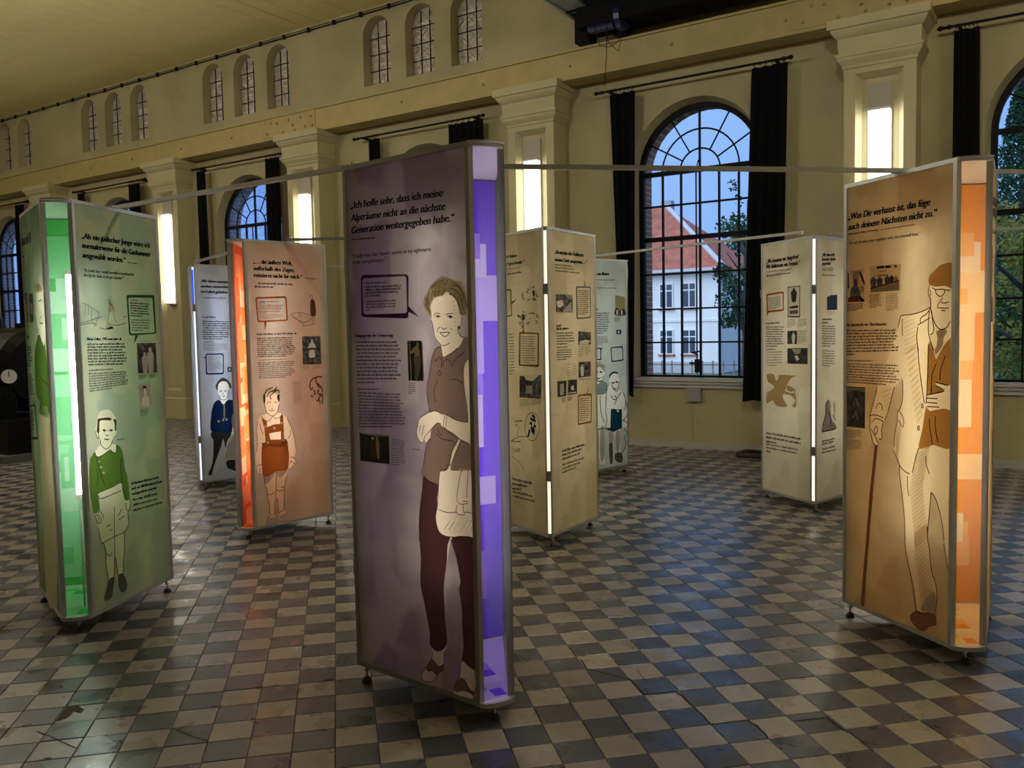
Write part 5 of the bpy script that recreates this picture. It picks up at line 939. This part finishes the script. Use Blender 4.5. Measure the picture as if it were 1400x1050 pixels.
# ---------------------------------------------------------------- sand coloured column with map, on the window side
Mx_, My_, s_d = corner_to_mouth((-1.89, 7.60), -38.5)
C2('rbeige', 'sand coloured column with printed map and narrow lit edge, near the window', Mx_, My_, s_d, FAB['rbeige'], (1., .94, .80), 17., tube=(-.05, .45), edge_tube=1.15)
p = COLS['rbeige'][1]['B']; q = ZM(1030, 300, 5.246); e = p.el('quote_lettering'); e.text('„Wo konnten wir hingehen?', *q([(93,318), (325,278)]), 30/5.246, bold=.002); e.text('Wir fühlten uns wie Fremde.“', *q([(93,354), (332,324)]), 30/5.246, bold=.002); e.words(*q([(93,382),(310,352),(93,382)]), 1, K_GREY, .007, 2); e.words(*q([(93,410),(275,386),(93,410)]), 1, K_GREY, .012, 3); e.build()
VERM = cloth('print_vermilion', (.42, .07, .02), .45); e = bubble(p, q([(93,535),(217,516),(217,656),(96,668)]), q([(101,545),(209,528),(210,645),(105,655)]), q([(97,662),(94,702),(113,660)]), VERM, 2.); e.words(*q([(108,565),(200,555),(108,645)]), 8, K_GREY, .006, 4); e.build()
photo(p, q([(245,482),(335,475),(333,702),(245,702)]), PH_D, [(PH_L, [(.06,.03),(.94,.03),(.94,.96),(.06,.96)]), (K_GREY, person(.5,.08,.5,.45)), (K_GREY, [(.15,.65),(.85,.62),(.85,.7),(.15,.72)]), (K_SOFT, [(.15,.78),(.85,.76),(.85,.88),(.15,.9)])])
photo(p, q([(243,800),(313,798),(312,893),(243,895)]), PH_D, [(PH_L, person(.62,.15,.95,.35))]); photo(p, q([(243,925),(388,922),(388,1038),(243,1035)]), PH_D, [(PH_M, [(.2,.05),(.7,.05),(.6,.35),(.4,.4)]), (PH_L, [(.35,.5),(.5,.45),(.6,.7),(.45,.8)])])
e = p.el('body_text'); e.words(*q([(90,752),(205,744),(90,752)]), 1, K_TEXT, .014, 2); e.words(*q([(90,775),(225,775),(90,912)]), 9, K_GREY, .010, 3); e.words(*q([(90,938),(160,934),(90,938)]), 1, K_GREY, .009, 4); e.words(*q([(90,955),(222,952),(90,1050)]), 6, K_SOFT, .008, 5); e.words(*q([(243,722),(305,718),(243,775)]), 6, K_SOFT, .006, 6); e.words(*q([(320,722),(385,716),(320,770)]), 6, K_SOFT, .006, 7); e.words(*q([(320,805),(385,802),(320,888)]), 8, K_SOFT, .006, 8)
q = ZM(1030, 490, 5.); e.words(*q([(88,515),(347,562),(88,572)]), 3, K_TEXT, .016, 9, br=q([(345,620)])[0], last=.3); e.words(*q([(88,590),(330,634),(88,638)]), 3, K_GREY, .014, 10, last=.15); e.build()
e = p.el('map_print'); MAPT = cloth('print_map_tan', (.56, .43, .22), .5); e.fill(q([(90,108),(100,160),(130,180),(140,200),(110,225),(92,230),(88,310),(130,285),(160,325),(230,330),(200,270),(215,220),(225,190),(245,150),(270,130),(290,120),(285,118),(180,112),(170,140),(150,150),(140,110)]), MAPT, 1); e.fill(q([(215,225),(260,240),(285,235),(290,330),(275,335),(265,320),(285,290),(250,250),(215,245)]), MAPT, 1); e.fill(q([(225,200),(240,185),(285,210),(285,225),(240,225)]), MAPT, 1.2); e.build()
p = COLS['rbeige'][1]['L']; q = ZM(1030, 300, 5.246); e = p.el('quote_lettering')
for k, (s_, a, c) in enumerate((('„Wir haben nicht', (494,266), (583,262)), ('besonders darüber', (494,297), (592,294)), ('gesprochen.“', (494,328), (563,324)))): e.text(s_, *q([a, c]), 24/5.246, bold=.002)
e.words(*q([(494,352),(585,352),(494,366)]), 2, K_GREY, .007, 2, last=.9); e.words(*q([(496,402),(594,406),(496,402)]), 1, K_GREY, .010, 3); e.build()
photo(p, q([(530,545),(603,540),(603,648),(530,650)]), cloth('photo_blue', (.06, .09, .20), .4), [(FAB['rbeige'], [(.0,.0),(.3,.0),(.28,.06),(.0,.08)])])
e = p.el('body_text'); e.words(*q([(494,722),(572,722),(494,745)]), 2, K_TEXT, .014, 4); e.words(*q([(494,768),(594,772),(494,910)]), 9, K_GREY, .010, 5); e.words(*q([(494,945),(594,950),(494,1050)]), 7, K_GREY, .009, 6); e.words(*q([(530,665),(590,668),(530,680)]), 2, K_SOFT, .006, 6)
q = ZM(1115, 480, 5.25); e.words(*q([(48,655),(146,630),(48,675)]), 2, K_TEXT, .014, 7, last=.9); e.words(*q([(48,710),(146,686),(48,735)]), 2, K_GREY, .012, 8, last=1.); e.build()
f = p.el('figure_print'); f.fill(q([(95,350),(75,380),(72,450),(50,540),(50,580),(146,560),(146,530),(112,480),(108,380)]), cloth('print_lilac_grey', (.40, .37, .38), .5), 1); f.fill(q([(90,375),(105,375),(108,420),(95,440)]), WASH, 1.5); f.fill(q([(130,380),(142,360),(146,470),(130,450)]), WASH, 1)
for ln in ([(95,350),(75,380),(72,450),(50,540)], [(50,580),(146,558)], [(125,460),(146,500)], [(95,440),(112,480),(105,540)]): f.line(q(ln), .010, K_GREY, 3)
f.build()
# ---------------------------------------------------------------- grey-blue column (boy in navy jersey)
Bl = ZM(275, 505, 7.)
bboy = Bl([(190,85),(145,140),(140,170),(160,200),(168,245),(195,290),(165,295),(118,330),(95,450),(90,585),(98,640),(118,690),(110,890),(70,985),(75,1012),(102,1010),(125,920),(190,740),(215,668),(235,755),(245,700),(225,860),(250,875),(250,935),(290,960),(370,985),(370,600),(370,330),(258,290),(262,200),(290,160),(240,90)])
Mx_, My_, s_d = corner_to_mouth((-7.79, 5.745), -33.)
C2('blue', 'grey column with blue-white lit edge and printed boy in navy jersey', Mx_, My_, s_d, FAB['blue'], (.72, .80, 1.), 21.6, sils={'L': [bboy]}, figmat=SKIN['blue'], tube=(-.20, .50), edge_tube=1.5)
p = COLS['blue'][1]['L']; f = p.el('figure_print'); NAVJ = cloth('print_navy_jersey', (.012, .035, .11), .45); DGR = cloth('print_dark_grey', (.055, .05, .05), .4)
f.fill(Bl([(175,292),(120,330),(95,450),(92,585),(140,600),(200,608),(290,605),(300,548),(345,430),(340,320),(258,290),(215,340)]), NAVJ, 1); f.fill(Bl([(100,600),(100,650),(118,690),(110,890),(70,990),(75,1010),(102,1010),(125,920),(190,740),(213,665),(235,755),(250,690),(290,610),(200,605)]), DGR, 1); f.fill(Bl([(150,195),(140,150),(190,85),(240,90),(290,150),(278,188),(250,125),(200,115),(165,145),(160,195)]), DARKH, 1.5)
f.fill(Bl([(290,625),(230,830),(225,865),(370,870),(370,700)]), WASH, 1); f.fill(Bl([(250,872),(370,880),(370,985),(290,960),(250,935)]), DGR, 1.2); f.fill(Bl([(300,430),(370,430),(370,560),(300,548)]), MAUV, 1.2)
for k in range(6): f.fill(Bl([(215,345+k*22),(228,345+k*22),(228,358+k*22),(215,358+k*22)]), PH_L, 2)
for x_, y_ in ((168,498), (212,485), (243,480)): f.fill(Bl([(x_-8,y_-10),(x_+8,y_-10),(x_+8,y_+10),(x_-8,y_+10)]), PH_L, 2)
for x_ in (190, 232): f.fill(Bl([(x_-9,204),(x_+9,202),(x_+9,210),(x_-9,212)]), DARKH, 3)
f.line(Bl([(205,255),(215,262),(228,255)]), .008, K_GREY, 3); f.line(Bl([(212,220),(208,238),(218,240)]), .006, K_GREY, 3); f.line(Bl([(168,245),(195,290),(245,280),(262,200)]), .006, K_GREY, 3); f.build()
q = ZM(245, 355, 6.364); e = p.el('quote_lettering')
for s_, a, c in (('„Wir leben zusammen,', (183,196), (452,206)), ('sterben zusammen,', (188,242), (426,248)), ('am Leben gehalten.“', (188,288), (440,295))): e.text(s_, *q([a, c]), 24/6.364, bold=.003)
e.words(*q([(195,335),(440,342),(195,335)]), 1, K_GREY, .012, 2); e.build()
e = p.el('body_text'); e.words(*q([(203,507),(345,506),(203,507)]), 1, K_TEXT, .016, 2); e.words(*q([(205,541),(450,545),(208,692)]), 9, K_TEXT, .012, 3, last=.7); e.words(*q([(210,718),(310,718),(210,718)]), 1, K_GREY, .008, 4); e.words(*q([(212,735),(450,740),(214,790)]), 5, K_SOFT, .008, 5); e.build()
e = bubble(p, q([(228,818),(387,814),(390,998),(233,1002)]), q([(238,828),(378,826),(382,984),(244,988)]), q([(230,848),(198,845),(230,860)]), NAVB, 3.); e.words(*q([(248,848),(370,850),(250,960)]), 11, K_SOFT, .007, 4); e.build(); photo(p, q([(420,938),(460,934),(460,974),(422,978)]), NAVB, [(PH_L, [(.3,.2),(.7,.3),(.6,.8),(.25,.7)])])
p = COLS['blue'][1]['B']; e = p.el('body_text'); e.words(*q([(30,215),(75,205),(30,245)]), 2, K_GREY, .03, 2); e.words(*q([(82,662),(105,660),(84,940)]), 24, K_GREY, .009, 3); e.build(); photo(p, q([(58,468),(82,460),(84,556),(62,562)]), PH_G); photo(p, q([(82,420),(102,414),(106,552),(86,556)]), PH_M)
f = p.el('figure_print'); f.fill(q([(40,470),(52,640),(70,700),(72,1050),(60,1050),(52,800),(36,620)]), SKIN['blue'], 1); f.line(q([(50,600),(66,680),(72,860),(78,1050)]), .03, DGR, 2); f.build()
# blue film over the upper part of the lit edge of the grey-blue column
t_ = COLS['blue'][0]; b = MB(); bw_ = MW+2*LEG*math.cos(TURN); dep_ = LEG*math.sin(TURN); ss = math.radians(s_d); lo_ = lambda a, dp: (a*math.cos(ss)-dp*math.sin(ss), a*math.sin(ss)+dp*math.cos(ss))
A_, B_ = lo_(-bw_/2+.001, dep_+.005), lo_(-(bw_-.048)/2-.004, dep_+.023); b.face([(*A_, 1.98), (*B_, 1.98), (*B_, ZT-.06), (*A_, ZT-.06)]); b.build('edge_film', cloth('blue_film', (.04, .12, .9), .9), t_)

# ------------------------------------------------------------------ tie bars between the column heads
def bar(a, c, label, z=2.412):
    a, c = Vector((*a, z)), Vector((*c, z)); m_ = (a+c)/2; t = empty('tie_bar', m_, label, 'bar', 'aluminium tie bars between the columns'); d = (c-a); l = d.length/2; rz = math.atan2(d.y, d.x); t.rotation_euler = (0, 0, rz)
    b = MB(); b.box((-l, -.012, -.010), (l, .012, .012)); b.build('profile', M_ALU, t)
    for s in (-1, 1):
        b = MB(); b.box((s*(l-.03)-.03, -.016, -.014), (s*(l-.03)+.03, .016, -.008)); b.tube([(s*(l-.03), 0, .012), (s*(l-.03), 0, .02)], .01, 8); b.build('end_clamp', M_STEEL, t)
bar((-2.80, 2.97), (-4.86, 3.02), 'aluminium bar joining the violet column to the green column')
bar((-2.33, 3.38), (.55, 6.0), 'long aluminium bar running from the violet column over the amber column')
bar((-4.45, 8.22), (-1.95, 7.40), 'aluminium bar joining the pale blue column to the sand coloured column')
bar((-7.70, 5.70), (-5.85, 4.98), 'aluminium bar joining the grey-blue column to the red-orange column')
bar((-5.42, 4.90), (-3.95, 5.80), 'aluminium bar joining the red-orange column to the beige column')
bar((-8.15, 6.35), (-4.70, 9.20), 'aluminium bar joining the grey-blue column to the pale blue column')
bar((-1.80, 7.72), (1.2, 9.3), 'aluminium bar leading from the sand coloured column past the far window')

# ------------------------------------------------------------------ overhead crane
cr = empty('overhead_crane', (-4.6, 10.4, 5.49), 'black overhead travelling crane with metal walkway under the ceiling', 'crane')
M_DST = mat('dark_steel', (.006, .006, .007), .6, 0., spec=.08); M_TIN = mat('worn_tin', (.34, .37, .40), .35, .2, noise=.3, nscale=5); M_BLU = mat('blue_motor_paint', (.015, .018, .085), .4)
def cpart(n, m_, *boxes):
    b = MB()
    for a, c in boxes: b.box(a, c)
    return b.build(n, m_, cr)
cpart('bridge_girder', M_DST, ((-.25, -16, .45), (.35, -.05, 1.2))); cpart('bridge_girder', M_DST, ((1.5, -16, .40), (2.3, -.05, 1.2)))
cpart('end_carriage', M_DST, ((-1.05, -.15, .13), (3.2, .35, .50)))
cpart('walkway', M_DST, ((-1.22, -16, .42), (-.25, .15, .45)))
cpart('walkway_lip', M_TIN, ((-1.24, -16, .38), (-1.215, .15, .56))); cpart('walkway_lip', mat('pale_edge', (.7, .66, .5), .4), ((-1.255, -16, .36), (-1.24, .15, .385))); cpart('walkway_lip', M_TIN, ((-.30, -16, .36), (-.27, .15, .42)))
cpart('tin_sheet', M_TIN, ((-1.20, -16, .395), (-.90, .0, .418))); cpart('tin_sheet', mat('dark_tin', (.06, .065, .07), .35, .7), ((-.85, -16, .38), (-.40, .0, .40)))
cpart('cross_plate', M_TIN, ((-1.22, .12, .33), (-.30, .16, .40))); cpart('cross_bar', M_DST, ((-1.25, -.12, .38), (-.30, -.08, .42)))
cpart('buffer', M_DST, ((-1.17, .02, .0), (-.97, .28, .36)))
for x_ in (-.55, 2.4):
    b = MB(); b.tube([(x_, .15, .16), (x_, .26, .16)], .16, 20); b.build('wheel', M_DST, cr)
b = MB(); b.tube([(-.92, .0, .20), (-.55, .0, .20)], .13, 16); b.tube([(-.50, .0, .20), (-.42, .0, .20)], .17, 16); b.build('motor', M_BLU, cr, smooth=False)
cpart('label_plate', mat('label_white', (.6, .6, .65), .5), ((-.66, -.14, .20), (-.62, -.13, .32)))
lw = empty('loose_wires', (-4.6, 10.28, 5.40), 'thin loose wires dangling from the overhead crane in front of the girder', 'wire')
for pts in ([(-.80, 0, .225), (-.72, .0, -.06), (-.58, 0, -.10), (-.45, 0, -.06), (-.36, 0, .225)], [(-.62, .0, .225), (-.60, 0, -.03), (-.45, 0, -.18), (-.40, 0, .0), (-.42, .0, .225)], [(-.62, 0, .225), (-.66, .08, -.12), (-.80, .28, -.50)]):
    b = MB(); b.tube([tuple(p_) for p_ in pts], .005, 5); b.build('strand', M_BLACK, lw)

# ------------------------------------------------------------------ black steam engine in the far corner
en = empty('steam_engine', (-13.3, 6.5, 0), 'black cast-iron steam engine with round gauge on a grey plinth', 'engine')
M_ENG = mat('engine_black', (.005, .005, .006), .45, 0., spec=.15)
b = MB(); b.box((-1.7, -.85, 0), (1.5, 1.0, .10)); b.build('plinth', mat('grey_plinth', (.10, .10, .10), .7), en)
b = MB(); b.box((-1.6, -.72, .10), (1.4, .85, .55)); b.build('bed', M_ENG, en)
b = MB(); b.tube([(-1.5, .1, 1.2), (-1.3, .1, 1.2), (.75, .1, 1.2), (.85, .1, 1.2)], [.5, .62, .62, .5], 24); b.build('boiler', M_ENG, en, smooth=False)
b = MB(); b.tube([(.55, -.55, .75), (.85, -.55, .75)], .26, 20); b.tube([(.2, -.55, .75), (.9, -.55, .75)], .12, 12); b.build('cylinder', M_ENG, en)
b = MB(); b.tube([(.2, -.62, .60), (.9, -.62, .60)], .03, 8); b.box((.1, -.7, .52), (.95, -.55, .56)); b.build('guide_rail', M_ENG, en)
b = MB(); b.tube([(-.6, .1, 1.75), (-.6, .1, 1.95), (-.6, .1, 2.15)], [.16, .16, .1], 16); b.tube([(.3, .1, 1.75), (.3, .1, 1.88)], .1, 12); b.build('steam_dome', M_ENG, en)
b = MB(); pc = [(-.9+.75*math.cos(a), -.72, .95+.75*math.sin(a)) for a in [k*math.pi/14 for k in range(29)]]; b.tube(pc, .05, 8)
for k in range(6): a = k*math.pi/3; b.tube([(-.9, -.72, .95), (-.9+.75*math.cos(a), -.72, .95+.75*math.sin(a))], .025, 6)
b.build('flywheel', M_ENG, en)
gd = Vector((.90, -.44, 0)); gc = Vector((1.29, -.61, 1.15))
b = MB(); b.tube([tuple(gc), tuple(gc+gd*.05)], .11, 18); b.build('gauge_case', M_ENG, en); b = MB(); b.tube([tuple(gc+gd*.05), tuple(gc+gd*.056)], .095, 18); b.build('gauge_dial', M_WHITE, en); b = MB(); b.tube([tuple(gc+gd*.06), tuple(gc+gd*.06+Vector((.0, .0, .07)))], .006, 5); b.build('gauge_needle', M_BLACK, en)
b = MB(); b.tube([(1.27, -.60, .50), (1.27, -.60, 1.1)], .025, 8); b.build('gauge_pipe', M_ENG, en)

# ------------------------------------------------------------------ coil of black cable by the wall
ck = empty('cable_coil', (-3.32, 10.66, 0), 'flat coil of black cable on the tiles behind the sand coloured column', 'cable')
for k in range(4):
    b = MB(); r_ = .30-.035*k; b.tube([(r_*math.cos(a), r_*.9*math.sin(a), .02+.012*(k % 2)+.01*math.sin(a*3)) for a in [i*math.pi/12 for i in range(25)]], .014, 6); b.build('loop', M_RUB, ck)
b = MB(); b.tube([(.2, -.1, .03), (.22, .05, .15), (.12, .2, .4), (.14, .25, .62)], .010, 6); b.build('tail', M_RUB, ck)

# ------------------------------------------------------------------ outside
b = MB(); b.face([(-140, YW+.6, -1.2), (60, YW+.6, -1.2), (60, 160, -1.2), (-140, 160, -1.2)]); tag(b.build('ground_outside', mat('wet_grass', (.10, .13, .06), .9, noise=.3, nscale=.4)), kind='structure')
b = MB(); b.box((-30, 30, -1.19), (20, 36, -1.17)); tag(b.build('road_outside', mat('wet_asphalt', (.20, .21, .23), .5)), kind='structure')
ho = empty('house', (-24, 50, -1.2), 'white two-storey house with red hipped roof behind the window', 'house')
M_HW = mat('white_render', (.80, .80, .80), .8, noise=.05, nscale=1); M_RT = mat('red_roof_tiles', (.42, .13, .075), .8, noise=.25, nscale=2, bump=.5, bscale=6)
b = MB(); b.box((-12, 0, 0), (5.85, 9, 6.35)); b.build('wall', M_HW, ho)
b = MB(); b.box((-12.05, -.06, 3.15), (5.9, 0, 3.3)); b.build('string_course', M_HW, ho); b = MB(); b.box((-12.05, -.05, 0), (5.9, 0, .7)); b.build('plinth', mat('grey_render', (.45, .46, .48), .8), ho)
b = MB(); e0 = 6.3; hz = 10.9; b.face([(-12.5, -.5, e0), (6.35, -.5, e0), (.7, 4.5, hz), (-8, 4.5, hz)]); b.face([(6.35, -.5, e0), (6.35, 9.5, e0), (.7, 4.5, hz)]); b.face([(6.35, 9.5, e0), (-12.5, 9.5, e0), (-8, 4.5, hz), (.7, 4.5, hz)]); b.face([(-12.5, 9.5, e0), (-12.5, -.5, e0), (-8, 4.5, hz)]); b.face([(-12.5, -.5, e0), (-12.5, 9.5, e0), (6.35, 9.5, e0), (6.35, -.5, e0)]); b.build('roof', M_RT, ho)
b = MB(); b.tube([(.7, 4.5, hz+.05), (6.4, -.5, e0+.08)], .16, 8); b.build('hip_ridge', mat('pale_ridge', (.55, .56, .60), .6), ho); b = MB(); b.box((-12.5, -.62, e0-.12), (6.4, -.45, e0+.06)); b.build('gutter', mat('zinc', (.45, .46, .48), .4, .5), ho)
b = MB(); b.box((.2, 4.6, hz-.6), (.95, 5.2, hz+.45)); b.build('chimney', mat('chimney_grey', (.35, .36, .40), .8), ho)
M_HG = mat('house_glass', (.05, .07, .10), .1); 
for zc in (1.15, 4.0):
    for xc in (2.55, 4.05, -.6, -3.2):
        b = MB(); b.box((xc-.46, -.07, zc), (xc+.46, .02, zc+1.55)); w_ = b.build('house_window', M_WHITE, ho)
        for sx2 in (-1, 1):
            b = MB(); b.box((xc+sx2*.21-.17, -.085, zc+.08), (xc+sx2*.21+.17, -.065, zc+1.05)); b.build('house_pane', M_HG, w_); b = MB(); b.box((xc+sx2*.21-.17, -.085, zc+1.13), (xc+sx2*.21+.17, -.065, zc+1.47)); b.build('house_pane', M_HG, w_)
        b = MB(); b.box((xc-.55, -.16, zc-.08), (xc+.55, 0, zc)); b.build('house_sill', M_RT, w_)
def leaf_mat(n, c): return cloth(n, c, .35)
def tree(label, px, Yd, h, rx, n, m_, seed, conic=False, z0=-1.2, grp='trees outside the windows'):
    r = random.Random(seed); p_ = on_plane(px, 440, Vector((0, Yd, 0)), Vector((0, 1, 0))); t = empty('tree', (p_.x, Yd, z0), label, 'tree', grp)
    b = MB(); b.tube([(0, 0, 0), (.05, 0, h*.4), (0, .1, h*.85)], [.22, .15, .04], 8)
    for k in range(7): a = r.uniform(0, 6.3); zz = h*r.uniform(.3, .7); b.tube([(0, 0, zz), (rx*.7*math.cos(a), rx*.7*math.sin(a), zz+h*.14)], [.07, .02], 5)
    b.build('trunk', mat('bark', (.06, .05, .04), .9), t)
    b = MB(); blobs = [(r.gauss(0, rx*.42), r.gauss(0, rx*.42), h*r.uniform(.35, .92), rx*r.uniform(.25, .5)) for _ in range(16)]
    for k in range(n):
        if conic:
            v = r.random()**.8; rad = rx*(1-v)*(.35+.65*r.random()); a = r.uniform(0, 6.3); c_ = Vector((rad*math.cos(a), rad*math.sin(a), h*(.12+.86*v)-rad*.35))
        else:
            bx_ = r.choice(blobs); d = Vector((r.gauss(0, 1), r.gauss(0, 1), r.gauss(0, 1))).normalized()*bx_[3]*r.random()**.4; c_ = Vector(bx_[:3])+d
        s_ = r.uniform(.5, 1.)*(.0026*Yd+.02); u = Vector((r.gauss(0, 1), r.gauss(0, 1), r.gauss(0, 1))).normalized()*s_; v_ = u.orthogonal().normalized()*s_*.6
        b.face([c_-u, c_+v_, c_+u, c_-v_])
    b.build('foliage', m_, t)
LV1, LV2, LV3 = leaf_mat('leaf_dark', (.04, .09, .05)), leaf_mat('leaf_mid', (.09, .15, .05)), leaf_mat('leaf_yellow', (.28, .27, .07))
tree('dark leafy tree standing beside the white house', 1018, 42, 8.5, 1.5, 3000, LV1, 1); tree('slim mid green tree behind the white house corner', 1030, 64, 11, 2.4, 2500, LV2, 2)
tree('tall dark conifer seen through the window past the amber column', 1392, 46, 15, 3.2, 9000, LV1, 3, True); tree('dark bushy tree in front of the tall conifer', 1368, 56, 10, 3.5, 4500, LV1, 4); tree('yellowing shrub tree beside the road', 1412, 20, 5.5, 1.4, 3500, LV3, 5); tree('mid green bush below the conifer', 1380, 25, 4, 1.6, 4500, LV2, 6)
tree('bare-branched leafy sapling close to the house window', 1022, 24, 7.5, .8, 260, LV1, 7)
fe = empty('garden_fence', (-12.3, 34, -1.17), 'low grey metal railing beside the road outside', 'fence')
for k in range(40): b = MB(); b.box((-3+k*.45, 0, 0), (-2.95+k*.45, .05, 1.4)); b.build('picket', M_ALUD, fe)
for z_ in (.3, 1.2): b = MB(); b.box((-3, .0, z_), (15, .05, z_+.06)); b.build('rail', M_ALUD, fe)
